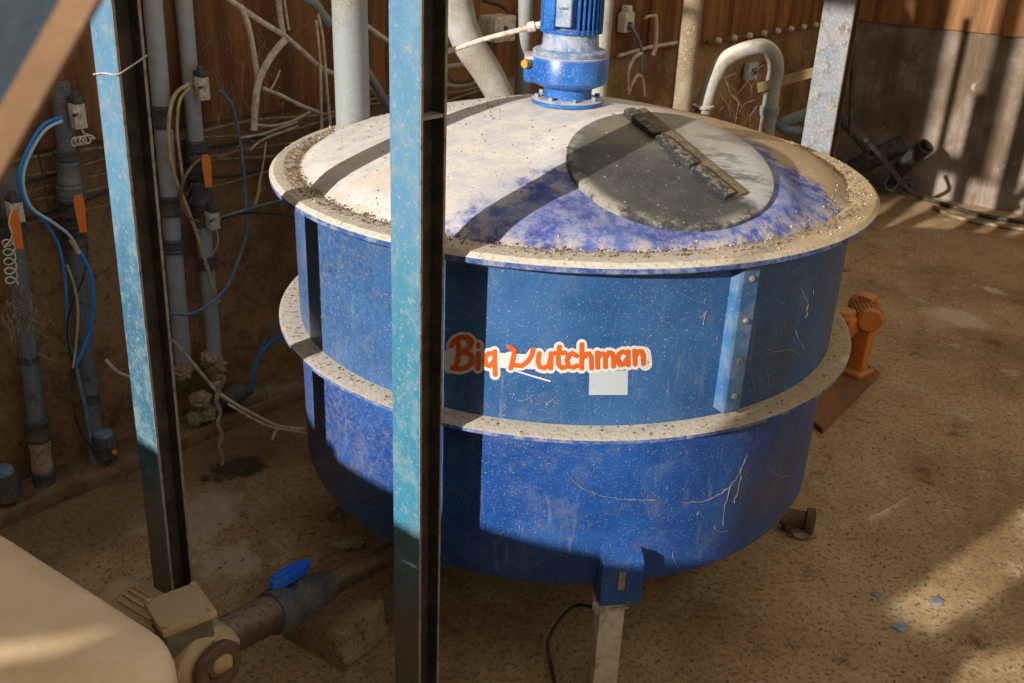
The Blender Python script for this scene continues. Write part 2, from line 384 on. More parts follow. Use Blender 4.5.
M['pipe_tan'] = grimy('tan_dust_coated_pipe', (0.23, 0.165, 0.095), (0.32, 0.25, 0.16), 0.5, 8, (0.45, 0.38, 0.28), .58, .8)
M['duct'] = grimy('tan_grey_dusty_duct', (0.36, 0.31, 0.24), (0.50, 0.48, 0.45), 0.5, 5, (0.6, 0.55, 0.48), .6, .75)
M['orange'] = grimy('orange_handle_plastic', (0.72, 0.14, 0.015), (0.5, 0.12, 0.03), 0.35, 20, (0.6, 0.4, 0.25), .67, .45)
M['box_white'] = grimy('dirty_white_plastic', (0.44, 0.42, 0.36), (0.30, 0.25, 0.17), 0.45, 25, None, .6, .5, dark=(0.2, 0.16, 0.11))
M['blue_tube'] = grimy('blue_hose', (0.012, 0.16, 0.48), (0.04, 0.20, 0.46), 0.4, 30, None, rough=.35)
M['blue_tube_dusty'] = grimy('dusty_blue_hose', (0.035, 0.12, 0.24), (0.14, 0.18, 0.20), 0.5, 20, None, rough=.5)
M['pale_tube'] = grimy('pale_blue_hose', (0.26, 0.42, 0.52), (0.35, 0.36, 0.33), 0.4, 25, None, rough=.4)
M['beige_tube'] = grimy('beige_hose', (0.36, 0.28, 0.15), (0.25, 0.19, 0.10), 0.5, 25, None, rough=.5)
M['conduit'] = grimy('cobwebbed_conduit', (0.40, 0.36, 0.30), (0.27, 0.21, 0.15), 0.5, 28, (0.6, 0.55, 0.48), .58, .8, bump=.5)
M['black_cable'] = grimy('black_cable', (0.022, 0.020, 0.018), (0.08, 0.06, 0.04), 0.45, 22, None, rough=.55)
M['brown_cable'] = grimy('dusty_brown_cable', (0.10, 0.070, 0.038), (0.17, 0.125, 0.075), 0.5, 22, None, rough=.7)
M['web'] = grimy('dusty_thread', (0.30, 0.26, 0.20), (0.2, 0.165, 0.12), 0.5, 20, None, rough=.9)
M['cream'] = grimy('cream_yellowed_paint', (0.48, 0.37, 0.235), (0.40, 0.29, 0.17), 0.5, 3.0, (0.58, 0.48, 0.34), .62, .5, bump=.12, dark=None)
def cream_m():
    n = N('cream_moulded_shell'); f = n.noise(2.4, 8, .7); g = n.noise(110, 4, .7)
    c = n.mix(n.step(f, .38, .62), (0.74, 0.57, 0.37), (0.62, 0.45, 0.27))
    c = n.mix(n.step(g, .56, .68, 0, .35), c, (0.74, 0.62, 0.45))
    c = n.mix(n.step(n.noise(9, 5, .6), .68, .74, 0, .7), c, (0.13, 0.09, 0.05))
    n.bump(g, .12, .002); return n.done(c, .5, 0, .4)
M['cream'] = cream_m()
M['pump'] = grimy('dust_caked_cream_paint', (0.27, 0.195, 0.105), (0.19, 0.13, 0.068), 0.5, 9, (0.4, 0.32, 0.2), .62, .75, .6, (0.38, 0.28, 0.165), bump=.4)
M['pump_dark'] = grimy('pump_side_steel', (0.105, 0.080, 0.055), (0.16, 0.115, 0.07), 0.5, 14, None, rough=.6, bump=.3)
M['pipe_brown'] = grimy('dirty_brown_pipe', (0.075, 0.042, 0.030), (0.12, 0.078, 0.05), 0.48, 16, (0.24, 0.18, 0.12), .63, .5, .35, (0.19, 0.13, 0.08), bump=.3)
M['valve_blue'] = grimy('blue_valve_handle', (0.010, 0.075, 0.42), (0.02, 0.11, 0.44), 0.4, 20, None, rough=.35)
M['block'] = grimy('earth_stained_concrete_block', (0.17, 0.115, 0.06), (0.24, 0.175, 0.10), 0.5, 7, (0.07, 0.05, 0.03), .60, .85, bump=.7, dark=(0.09, 0.06, 0.033), spscale=70)
M['kerb'] = grimy('earthy_concrete_kerb', (0.105, 0.068, 0.034), (0.16, 0.11, 0.06), 0.5, 5, (0.05, 0.035, 0.02), .6, .9, bump=.6, dark=(0.055, 0.036, 0.02))
M['orange_paint'] = grimy('orange_machine_paint', (0.50, 0.155, 0.020), (0.36, 0.115, 0.02), 0.45, 14, (0.5, 0.28, 0.1), .66, .5, .4, (0.42, 0.22, 0.09))
M['rust_plate'] = grimy('rusted_steel_plate', (0.145, 0.062, 0.023), (0.10, 0.05, 0.024), 0.5, 9, (0.25, 0.14, 0.07), .62, .75)
M['rust_dark'] = grimy('dark_rusted_steel', (0.065, 0.036, 0.020), (0.11, 0.06, 0.03), 0.5, 16, None, rough=.75)
M['leg'] = grimy('cream_grey_leg_paint', (0.40, 0.35, 0.27), (0.30, 0.24, 0.16), 0.48, 9, (0.5, 0.45, 0.37), .62, .65, dark=(0.24, 0.19, 0.13))
M['strap'] = grimy('dusty_wood_strap', (0.33, 0.23, 0.115), (0.25, 0.165, 0.08), 0.5, 14, None, rough=.8)
M['clump'] = grimy('dried_feed_clump', (0.26, 0.19, 0.12), (0.40, 0.33, 0.24), 0.48, 18, (0.5, 0.42, 0.32), .6, .95, bump=1.0, dark=(0.10, 0.07, 0.045))
M['splash'] = grimy('dried_tan_splash', (0.20, 0.17, 0.135), (0.13, 0.11, 0.09), 0.5, 40, None, rough=.9)
M['crumb'] = grimy('feed_crumbs', (0.26, 0.17, 0.09), (0.14, 0.09, 0.05), 0.5, 40, None, rough=.9)
M['crumb_pale'] = grimy('pale_feed_crumbs', (0.62, 0.50, 0.38), (0.48, 0.34, 0.22), 0.5, 40, None, rough=.9)
def flat(name, col, rough=.5):
    n = N(name); f = n.noise(40, 5, .7)
    return n.done(n.mix(n.step(f, .55, .7, 0, .35), col, tuple(c*.62 for c in col)), rough)
M['stk_white'] = flat('sticker_white', (0.52, 0.49, 0.46))
M['stk_orange'] = flat('sticker_orange', (0.50, 0.085, 0.008))
M['stk_patch'] = flat('label_patch_white', (0.37, 0.40, 0.43))
M['brace_web'] = grimy('dark_teal_beam_paint', (0.016, 0.045, 0.070), (0.024, 0.058, 0.082), 0.5, 8, (0.10, 0.06, 0.05), .68, .6)
M['brace_edge'] = grimy('brown_dust_beam_flange', (0.30, 0.165, 0.082), (0.23, 0.125, 0.06), 0.5, 12, (0.40, 0.25, 0.14), .62, .8)
M['sun_mask'] = grimy('sun_mask_boards', (0.12, 0.08, 0.05), (0.18, 0.12, 0.07), 0.5, 4, None, rough=.85)
M['chip'] = grimy('blue_paint_chip', (0.16, 0.22, 0.36), (0.30, 0.32, 0.36), 0.5, 30, None, rough=.6)
M['stone'] = grimy('pale_stone', (0.32, 0.24, 0.15), (0.22, 0.16, 0.09), 0.5, 20, None, rough=.9, bump=.8)
M['rag'] = grimy('frayed_white_tape', (0.50, 0.45, 0.38), (0.34, 0.28, 0.2), 0.5, 25, None, rough=.9)

# ------------------------------------------------------------------ setting
KT = -3.393            # kerb front
WT = -3.57             # long wall face
BS = 8.85              # end wall face
RS = -2.3              # unseen wall behind the camera, openings cut to shape the sunlight
b = MB(); b.box(W(3.3, -0.2, -0.05), (12.0, 6.9, 0.1), ROOM)
tagit(mesh_obj('floor', b, M['floor'], (0, 0, 0)), None, None, None, 'structure')
b = MB(); b.box(W((RS+BS)/2, WT-0.1, 2.0), (BS-RS+0.4, 0.2, 4.0), ROOM)
wl = single('wall_left', b, M['wall'], kind='structure')
CZ = PT(700, 42, WT).z
s0 = RS+0.02
k = 0
while s0 < BS-0.02:                      # vertical sheets above the concrete, with lapped seams
    w = min(1.15, BS-0.02-s0)
    b = MB(); b.box(W(s0+w/2-0.004, WT+0.012+0.006*(k % 2), CZ+1.25), (w-0.012, 0.03, 2.5), ROOM, 0.003, 1)
    b.box(W(s0+0.03, WT+0.03, CZ+1.25), (0.045, 0.02, 2.5), ROOM, 0.004, 1)
    part('cladding_sheet', b, M['cladding'], wl); s0 += w; k += 1
b = MB(); b.box(W(BS+0.1, -0.2, 2.0), (0.2, 6.9, 4.0), ROOM)
wb = single('wall_back', b, M['wall_back'], kind='structure')
b = MB(); b.box(W(BS-0.012, -0.2, CZ+1.29), (0.03, 6.9, 2.5), ROOM)
part('cladding_sheet', b, M['cladding'], wb)
b = MB(); b.box(W((RS+BS)/2, (KT+WT)/2, 0.03), (BS-RS, KT-WT, 0.062), ROOM, 0.006, 2)
single('baseboard_left', b, M['kerb'], kind='structure')

# sun along the long wall, masked by an unseen rear wall with shaped openings
ELEV = math.radians(18); TE = math.tan(ELEV); DEL = math.radians(5.2); TD = math.tan(DEL)
def back_to_opening(p):
    s, t, z = ST(p); return t-(s-RS)*TD, z+(s-RS)/math.cos(DEL)*TE
OPEN = []
ZV = 0.78                 # height of the cream vessel's shoulder
def lit_rect(s, t0, t1, z0, z1):              # what has to be in the sun at distance s along the room
    k = (s-RS)/math.cos(DEL)*TE; OPEN.append((t0-(s-RS)*TD, t1-(s-RS)*TD, z0+k, z1+k))
lit_rect(2.35, -2.05, -1.00, 0.41, 2.45)
lit_rect(2.0, -3.05, -2.03, 0.56, 2.45)
lit_rect(2.0, -1.02, -0.82, 1.25, 2.0)
lit_rect(1.9, -3.57, -3.05, 1.72, 2.6)
lit_rect(0.3, -0.98, -0.45, 2.0, 2.8)
lit_rect(BS, -2.52, -2.16, 0.40, 1.9)
lit_rect(BS, -1.98, -1.55, 0.25, 1.9)
lit_rect(BS, -3.06, -2.86, 0.70, 1.6)
def lit_poly(pix, z=0.0, step=0.03):          # an irregular opening: convex outline on a level surface, cut into narrow slots
    q = [back_to_opening(FL(*p, z)) for p in pix]
    a, c = min(v[0] for v in q), max(v[0] for v in q); n = max(1, int((c-a)/step))
    for k in range(n):
        t0, t1 = a+(c-a)*k/n, a+(c-a)*(k+1)/n; tm = (t0+t1)/2; zz_ = []
        for (ta, za), (tb_, zb_) in zip(q, q[1:]+q[:1]):
            if (ta-tm)*(tb_-tm) < 0: zz_.append(za+(zb_-za)*(tm-ta)/(tb_-ta))
        if len(zz_) >= 2: OPEN.append((t0, t1, min(zz_), max(zz_)))
lit_poly([(-40, 638), (50, 629), (116, 620), (128, 634), (70, 650), (-40, 668)], ZV+.035, .02)
lit_poly([(888, 606), (1030, 502), (1130, 470), (1130, 500), (1000, 592), (930, 634)])
lit_poly([(945, 690), (985, 652), (1040, 640), (1130, 640), (1130, 720), (945, 720)], step=.05)
ts = sorted({-3.62, 3.2} | {v for o in OPEN for v in o[:2]}); zs = sorted({0.0, 5.4} | {v for o in OPEN for v in o[2:]})
b = MB()
for t0, t1 in zip(ts, ts[1:]):
    run = None
    for z0, z1 in list(zip(zs, zs[1:]))+[(9, 9)]:
        tm, zm = (t0+t1)/2, (z0+z1)/2
        solid = z0 < 9 and not any(o[0] < tm < o[1] and o[2] < zm < o[3] for o in OPEN)
        if solid and run is None: run = z0
        if not solid and run is not None:
            ztop = z0 if z0 < 9 else 5.4
            b.box(W(RS-0.02, tm, (run+ztop)/2), (0.04, t1-t0, ztop-run), ROOM); run = None
single('wall_rear_sun_mask', b, M['sun_mask'], kind='structure')  # added out of view to shape where sun and shade fall

# ------------------------------------------------------------------ mixing tank
C0 = Vector((TX, TY, 0))
tank = thing('mixing_tank', 'large round blue steel mixing tank with dusty domed top standing on short legs', 'tank', C0)
ZR, ZF, ZB = 1.21+DZ, 0.733+DZ, 0.178+DZ
b = MB(); b.lathe([(TR, ZF), (TR, ZR+0.01)], C0, n=160); part('upper_shell', b, M['tank_up'], tank, 'mid blue upper shell')
b = MB(); b.lathe([(TR, ZF), (TR, ZB+0.05), (TR-0.012, ZB+0.018), (TR-0.05, ZB), (0.25, ZB-0.05), (0, ZB-0.055)], C0, n=160)
part('lower_shell', b, M['tank_lo'], tank, 'deep blue lower shell')
b = MB(); b.lathe([(TR-0.01, ZF+0.013), (TR+0.012, ZF+0.011), (0.985, ZF+0.009), (0.998, ZF+0.005), (0.998, ZF-0.005), (0.985, ZF-0.008), (TR-0.01, ZF-0.008)], C0, n=160, closed=True)
part('middle_flange', b, M['rim'], tank, 'dusty pale flange ring')
b = MB(); b.lathe([(TR-0.02, ZR-0.005), (0.985, ZR-0.005), (0.998, ZR+0.004), (0.999, ZR+0.018), (0.985, ZR+0.030), (0.93, ZR+0.034), (0.90, ZR+0.028), (0.89, ZR+0.02)], C0, n=160, closed=True)
part('top_flange', b, M['rim'], tank, 'dust covered top rim')
PROF = [(0.905, 0.028), (0.885, 0.042), (0.85, 0.066), (0.80, 0.086), (0.72, 0.110), (0.62, 0.136), (0.50, 0.164), (0.36, 0.195), (0.22, 0.221), (0.12, 0.236), (0.0, 0.238)]
HX, HY = 0.252, -0.515; HR = 0.297                # the dome is flattened and swells a little under the hatch
def zbase(r):
    for (r1, h1), (r0, h0) in zip(PROF, PROF[1:]):
        if r0 <= r <= r1: return h0+(h1-h0)*(r-r0)/(r1-r0)
    return 0.028
_rh = math.hypot(HX, HY)
HZ0 = zbase(_rh)+0.004
def zd(x, y):
    r = math.hypot(x, y); z = zbase(r); d = math.hypot(x-HX, y-HY)
    pl_ = HZ0-0.06*(x-HX)+0.33*(y-HY)
    k = min(1.0, max(0.0, (HR+0.12-d)/0.12)); k = k*k*(3-2*k)
    e = min(1.0, max(0.0, (0.905-r)/0.05))
    return ZR+z+(pl_-z)*k*e
def PD(x, y):                                  # pixel onto the dome
    d = ray(x, y)
    for i in range(4000):
        q = EYE+d*(2.0+i*0.001); r = math.hypot(q.x-TX, q.y-TY)
        if r < 0.905 and q.z <= zd(q.x-TX, q.y-TY): return q
        if q.z < ZR: return q
    return q
def dome_n(p):
    x, y, e = p.x-TX, p.y-TY, 0.10
    return Vector((-(zd(x+e, y)-zd(x-e, y))/(2*e), -(zd(x, y+e)-zd(x, y-e))/(2*e), 1)).normalized()
b = MB()
rings_ = [0.905, 0.895, 0.885, 0.868, 0.85, 0.825]+[0.8-0.025*k for k in range(32)]
prev = None
for r in rings_:
    cur = [b.bm.verts.new((TX+r*math.cos(k*math.pi/80), TY+r*math.sin(k*math.pi/80), zd(r*math.cos(k*math.pi/80), r*math.sin(k*math.pi/80)))) for k in range(160)] if r > 1e-6 else [b.bm.verts.new((TX, TY, zd(0, 0)))]
    if prev:
        for k in range(160):
            if len(cur) > 1: b.bm.faces.new((prev[k], prev[(k+1) % 160], cur[(k+1) % 160], cur[k]))
            else: b.bm.faces.new((prev[k], prev[(k+1) % 160], cur[0]))
    prev = cur
part('dome', b, M['dome'], tank, 'white dusted domed lid', sharp=60)
# vertical joint strip
def ang(p): return math.atan2(p.y-TY, p.x-TX)
def polar(a, r, z): return Vector((TX+r*math.cos(a), TY+r*math.sin(a), z))
def rad_frame(a):
    n = Vector((math.cos(a), math.sin(a), 0)); t = Vector((-math.sin(a), math.cos(a), 0)); return n, t, Matrix((n, t, UP)).transposed()
a = ang(CY(733, 350, TR+0.015)); n_, t_, R_ = rad_frame(a)
b = MB(); b.box(polar(a, TR+0.010, (ZR+ZF)/2+0.014), (0.072, 0.056, ZR-ZF-0.045), R_, 0.003, 1)
js = part('joint_strip', b, M['strip'], tank, 'light blue bolted strip')
for z in (ZR-0.04, ZR-0.16, ZR-0.28, ZF+0.09):
    b = MB(); b.lathe([(0.0, 0.009), (0.006, 0.008), (0.009, 0.004), (0.009, -0.002)], polar(a, TR+0.046, z), n_, 12); part('bolt', b, M['post_edge'], js)
# hatch
HC = Vector((TX+HX, TY+HY, ZR+HZ0)); HN = dome_n(HC); print('hatch', PD(672, 166)-C0, HC-C0)
p0 = PD(627, 118); p1 = PD(731, 206)
bar = (p1-p0); bar -= HN*bar.dot(HN); bl = bar.length; bar.normalize(); bx = HN.cross(bar)
HCc = HC+HN*0.006
b = MB(); b.lathe([(HR-.01, -0.012), (HR, -0.008), (HR, 0.008), (HR-0.006, 0.012), (HR-0.05, 0.013), (0, 0.018)], HCc, HN, 96)
M['hatch'] = hatch_m(HC, bx)
hatch = part('hatch_cover', b, M['hatch'], tank, 'round dark grey hatch cover')
HM = Matrix((bar, bx, HN)).transposed()
mid = (p0+p1)/2; mid = mid-HN*(mid-HCc).dot(HN)
for u, L in ((-0.34, 0.30), (0.0, 0.33), (0.34, 0.30)):
    b = MB(); b.box(mid+bar*(u*bl)+HN*0.022-bx*0.006, (bl*L, 0.038, 0.026), HM, 0.008, 2); part('grip_bar', b, M['hatch_bar'], hatch, 'black raised grip bar segment')
b = MB()
b.box(mid+HN*0.016+bx*0.022, (bl*0.98, 0.075, 0.012), HM, 0.004, 2); part('grip_rail', b, M['hatch_rail'], hatch, 'dirt covered bar base')
# lettering sticker
def zc(u, v, r): return CY(430+u*0.3222, 240+v*0.3222, r)
STROKES = {
 'B': [[(66, 328), (78, 310), (98, 302), (118, 303), (130, 314), (126, 330), (112, 342), (96, 350)], [(96, 350), (116, 351), (131, 362), (131, 380), (116, 394), (94, 401), (70, 398)], [(88, 322), (90, 350), (84, 380), (80, 398)]],
 'i': [[(151, 352), (149, 398)], [(150, 326), (151, 329)]],
 'g': [[(196, 352), (180, 352), (170, 366), (172, 386), (184, 392), (196, 378)], [(200, 346), (200, 380), (202, 418)]],
 'D': [[(244, 332), (262, 342), (258, 368), (250, 398)], [(258, 388), (284, 391), (304, 376), (316, 356), (319, 340)]],
 'u': [[(338, 352), (334, 376), (340, 394), (354, 398), (368, 388), (373, 370)], [(375, 352), (374, 398)]],
 't': [[(401, 332), (397, 365), (399, 388), (410, 398), (420, 394)], [(385, 352), (418, 350)]],
 'c': [[(454, 360), (442, 351), (429, 358), (424, 374), (430, 392), (444, 396), (456, 390)]],
 'h': [[(471, 324), (470, 398)], [(470, 372), (480, 355), (493, 352), (500, 364), (501, 398)]],
 'm': [[(519, 350), (520, 396)], [(520, 368), (530, 352), (540, 354), (544, 366), (544, 394)], [(544, 366), (554, 349), (565, 352), (569, 364), (569, 392)]],
 'a': [[(611, 352), (598, 346), (585, 354), (581, 372), (588, 388), (600, 386), (610, 370)], [(614, 346), (615, 388)]],
 'n': [[(634, 344), (636, 386)], [(636, 362), (645, 346), (656, 345), (661, 356), (662, 384)]],
}
def flat_stroke(mb, pts, w, r, dr):
    """a thin ribbon with round ends following the tank wall"""
    fine = []
    for (a0, b0), (a1, b1) in zip(pts, pts[1:]):
        L = math.hypot(a1-a0, b1-b0); k = max(1, int(L/5))
        fine += [(a0+(a1-a0)*i/k, b0+(b1-b0)*i/k) for i in range(k)]
    fine.append(pts[-1]); L, R = [], []
    for i, (x, y) in enumerate(fine):
        xa, ya = fine[max(i-1, 0)]; xb, yb = fine[min(i+1, len(fine)-1)]
        dx, dy = xb-xa, yb-ya; l = math.hypot(dx, dy) or 1; nx, ny = -dy/l*w/2, dx/l*w/2
        L.append((x+nx, y+ny)); R.append((x-nx, y-ny))
    vl = [mb.bm.verts.new(zc(*p, r+dr)) for p in L]; vr = [mb.bm.verts.new(zc(*p, r+dr)) for p in R]
    for i in range(len(fine)-1): mb.bm.faces.new((vl[i], vl[i+1], vr[i+1], vr[i]))
    for k, e in enumerate((fine[0], fine[-1])):
        vs = [mb.bm.verts.new(zc(e[0]+math.cos(q*math.pi/6)*w/2, e[1]+math.sin(q*math.pi/6)*w/2, r+dr+0.00015*(k+1))) for q in range(12)]
        mb.bm.faces.new(vs)
def flat_poly(mb, poly, r):
    vs = [mb.bm.verts.new(zc(u, v, r)) for u, v in poly]; mb.bm.faces.new(vs)
b = MB(); j = 0
for ch, ss in STROKES.items():
    for s_ in ss:
        if ch == 'D': s_ = [(x, max(y, 362)) for x, y in s_]
        flat_stroke(b, s_, 34 if ch != 'D' else 30, TR, 0.0012+0.00002*j); j += 1
flat_stroke(b, [(205, 372), (250, 376), (330, 378)], 46, TR, 0.0009)
flat_stroke(b, [(300, 372), (320, 346)], 26, TR, 0.0010)
flat_stroke(b, [(262, 405), (310, 420), (372, 438)], 5, TR, 0.0010)
flat_stroke(b, [(60, 350), (60, 400)], 30, TR, 0.0010)
flat_stroke(b, [(100, 330), (100, 385)], 50, TR, 0.0008)
flat_stroke(b, [(330, 375), (520, 372), (660, 364)], 52, TR, 0.0007)
flat_stroke(b, [(664, 352), (668, 384)], 44, TR, 0.0006)
stk = part('sticker', b, M['stk_white'], tank, 'torn white sticker backing')
b = MB(); j = 0
for ch, ss in STROKES.items():
    for s_ in ss:
        flat_stroke(b, s_, 14.5 if ch not in 'iB' else 16, TR, 0.0026+0.00003*j); j += 1
flat_stroke(b, [(672+5*math.cos(q), 379+5*math.sin(q)) for q in [i*math.pi/6 for i in range(13)]], 1.6, TR, 0.0026)
part('lettering', b, M['stk_orange'], stk, 'orange lettering')
b = MB(); 
for i in range(6):
    u0, u1 = 495+i*20, 495+(i+1)*20
    flat_poly(b, [(u0, 405), (u1, 405), (u1-2, 481), (u0-2, 481)], TR+0.0005)
part('label_patch', b, M['stk_patch'], tank, 'plain white label patch')
# legs
la = ang(CY(614, 585, TR+0.02))
for k in range(3):
    a = la + k*math.pi*2/3; n_, t_, R_ = rad_frame(a)
    b = MB(); b.box(polar(a, TR-0.005, (ZB+0.05)/2), (0.07, 0.078, ZB+0.05), R_, 0.006, 2)
    lg = part('leg', b, M['leg'], tank, 'cream grey steel leg')
    b = MB(); b.prism([(-0.06, ZB-0.012), (0.052, ZB-0.012), (0.05, ZB+0.135), (0.03, ZB+0.150), (-0.06, ZB+0.158)], 0.122, polar(a, TR, 0)+t_*0.075, n_, UP)
    br = part('leg_bracket', b, M['tank_lo'], lg, 'blue bracket box')
    if k == 0:
        b = MB(); b.box(polar(a, TR+0.052, ZB+0.075)+t_*0.012, (0.003, 0.020, 0.060), R_); part('bare_patch', b, M['stone'], br, 'chipped tan patch')
        b = MB(); z0 = ZB-0.040
        b.tube([polar(a, TR+0.034, z0)+t_*0.045, polar(a, TR+0.036, z0)-t_*0.045, polar(a, TR-0.04, z0)-t_*0.045, polar(a, TR-0.04, z0)+t_*0.045, polar(a, TR+0.034, z0)+t_*0.045], 0.004, 8)
        for q in range(7):
            x0 = 0.03-q*0.008
            b.prism([(0, 0), (0.012, 0.0), (0.008+random.random()*.01, -0.03-random.random()*.03), (0.0, -0.025)], 0.0015, polar(a, TR+0.035+0.002*q, ZB-0.014+random.random()*.01)-t_*(0.052-q*.006), -t_, UP)
        rag = b
single('tape_binding', rag, M['rag'], 'frayed white tape and cord tied round the front tank leg', 'tape')

b = MB()
def wall_line(pts, r=.0010):
    P = []
    for (x0, y0), (x1, y1) in zip(pts, pts[1:]):
        n_ = max(2, int(math.hypot(x1-x0, y1-y0)/4))
        for k in range(n_):
            P.append(CY(x0+(x1-x0)*k/n_+random.gauss(0, .5), y0+(y1-y0)*k/n_+random.gauss(0, .5), TR+.0008))
    b.tube(P, [r*random.uniform(.5, 1.4) for _ in P], 5)
for pts in ([(566, 472), (575, 483), (586, 490), (606, 497), (630, 500), (660, 500)], [(684, 503), (705, 501), (722, 494), (736, 480), (744, 462), (750, 448)], [(730, 486), (725, 505), (722, 530)], [(742, 470), (738, 490), (733, 508)],
            [(714, 528), (722, 532), (732, 529)], [(672, 552), (676, 565), (680, 572)], [(795, 280), (803, 292), (808, 305), (806, 318)], [(806, 318), (812, 300), (815, 285)], [(760, 345), (772, 352), (790, 350), (804, 356)],
            [(748, 372), (753, 385), (756, 396)], [(764, 360), (768, 380), (766, 392)], [(795, 330), (803, 345), (806, 362)], [(770, 470), (780, 478), (792, 474)], [(640, 290), (642, 299)], [(700, 318), (706, 312), (702, 328)],
            [(330, 310), (334, 322)], [(318, 290), (322, 305)], [(352, 312), (358, 316)], [(545, 408), (552, 399), (560, 408)], [(520, 402), (530, 398), (536, 406)]):
    wall_line(pts)
for _ in range(60):
    x = random.uniform(310, 385) if random.random() < .5 else random.uniform(480, 830); y = random.uniform(285, 385) if random.random() < .5 else random.uniform(465, 560)
    wall_line([(x, y), (x+random.uniform(-3, 3), y+random.uniform(2, 9))], .0009)
part('dried_splash', b, M['splash'], tank, 'dried tan splashes and threads', kind='stuff')

# crumbs lying on the rim, the ring and the dome
def crumbs(name, n_, rlo, rhi, zf, size, mat, label, asel):
    b = MB()
    while n_ > 0:
        a = random.random()*2*math.pi
        if random.random() > asel(a): continue
        r = rlo+(rhi-rlo)*random.random(); z = zf(r) if zf else (zd(r*math.cos(a), r*math.sin(a)) if r < .905 else ZR+0.033)
        b.crumb((TX+r*math.cos(a), TY+r*math.sin(a), z+.001), size*(0.5+random.random()**2*1.3)); n_ -= 1
    o = single(name, b, mat, label, 'crumbs', kind='stuff', sharp=10)
wallside = lambda a: 0.35+0.65*max(0, math.cos(a-math.radians(170)))
crumbs('feed_crumbs', 3400, 0.875, 0.955, lambda r: ZR+0.034, 0.0032, M['crumb'], 'brown feed crumbs lying in the groove of the tank rim', wallside)
crumbs('pale_feed_crumbs', 900, 0.86, 0.985, None, 0.0030, M['crumb_pale'], 'pale feed crumbs sprinkled along the tank rim', lambda a: 0.5)
crumbs('scattered_feed', 700, 0.25, 0.86, None, 0.0028, M['crumb'], 'brown crumbs of feed scattered over the domed tank top', lambda a: 0.25+0.75*max(0, math.cos(a-math.radians(150))))
crumbs('ring_feed_crumbs', 420, 0.935, 0.985, lambda r: ZF+0.0125-(r-.927)*.05, 0.0028, M['crumb'], 'feed crumbs on the lower flange ring of the tank', wallside)

# ------------------------------------------------------------------ gear motor
MC = Vector((TX, TY, 0)); q = FL(568, 104, ZR+0.245); MC = Vector((q.x, q.y+0.07, 0)); zb = ZR+0.238
def MPX(px, py):                        # height of a pixel on the motor axis plane
    return DY(px, py, MC.y).z
mt = thing('gear_motor', 'bright blue vertical gear motor bolted on top of the tank dome', 'motor', Vector((MC.x, MC.y, zb)))
b = MB(); b.lathe([(0, 0), (0.118, 0), (0.118, 0.012), (0.110, 0.016), (0.088, 0.018), (0, 0.018)], MC+UP*zb, n=48); fl = part('base_flange', b, M['motor'], mt, 'dusty blue base flange')
for k in range(8):
    a = k*math.pi/4+.2; b = MB(); b.lathe([(0, .010), (.009, .010), (.009, -.004)], MC+UP*(zb+.018)+Vector((math.cos(a), math.sin(a), 0))*.101, n=6); part('bolt', b, M['motor_face'], fl)
b = MB(); b.lathe([(0, 0), (0.078, 0), (0.080, 0.07), (0, 0.07)], MC+UP*(zb+.014), n=40); part('neck', b, M['motor'], mt)
b = MB(); b.lathe([(0, 0.050), (0.085, 0.050), (0.118, 0.064), (0.126, 0.074), (0.126, 0.142), (0.122, 0.150), (0.116, 0.153), (0, 0.157)], MC+UP*zb, n=48)
b.box(MC+UP*(zb+.105)-Vector((.105, -0.02, 0)), (0.085, 0.14, 0.085), None, .02, 3)
gb = part('gearbox', b, M['motor'], mt, 'round blue gearbox housing')
b = MB(); b.lathe([(0, .012), (.013, .010), (.014, 0), (.014, -.01)], MC+UP*(zb+.125)+Vector((-.140, -.052, 0)), Vector((-.6, -.8, 0)), 14); part('plug', b, M['yellow'], gb, 'yellow plug')
b = MB(); b.lathe([(0, 0.15), (0.119, 0.153), (0.121, 0.165), (0.115, 0.170), (0.098, 0.172), (0.092, 0.18), (0.088, 0.222), (0, 0.225)], MC+UP*zb, n=40); part('adapter', b, M['motor_face'], mt, 'dust coated adapter')
b = MB(); z0, z1 = zb+.222, zb+.50
b.lathe([(0, z0), (0.078, z0), (0.080, z1), (0, z1)], MC, n=40)
for k in range(36):
    a = k*2*math.pi/36
    if math.cos(a-math.radians(248)) > 0.88: continue
    n_, t_, R_ = rad_frame(a); b.box(MC+n_*0.087+UP*(z0+z1)/2, (0.026, 0.0045, z1-z0), R_)
b.lathe([(0, 0), (0.096, 0), (0.096, 0.014), (0, 0.014)], MC+UP*z0, n=40)
mb_ = part('motor_body', b, M['motor'], mt, 'finned blue motor body')
a = math.radians(252); n_, t_, R_ = rad_frame(a)
b = MB(); b.box(MC+n_*0.092+UP*(zb+.37), (0.02, 0.050, 0.25), R_, .003, 1); b.box(MC+n_*0.096+UP*(zb+.30), (.012, .036, .012), R_, .002, 1)
part('face_plate', b, M['motor_face'], mb_, 'dusty smooth face')
b = MB(); a = math.radians(224); n_, t_, R_ = rad_frame(a); b.box(MC+n_*0.094+UP*(zb+.385), (0.024, 0.046, 0.30), R_, .006, 2); part('terminal_rib', b, M['motor'], mb_)
b = MB(); b.lathe([(0, z1), (0.105, z1), (0.105, z1+.08), (0.085, z1+.095), (0, z1+.10)], MC, n=40); part('fan_cowl', b, M['motor'], mt)

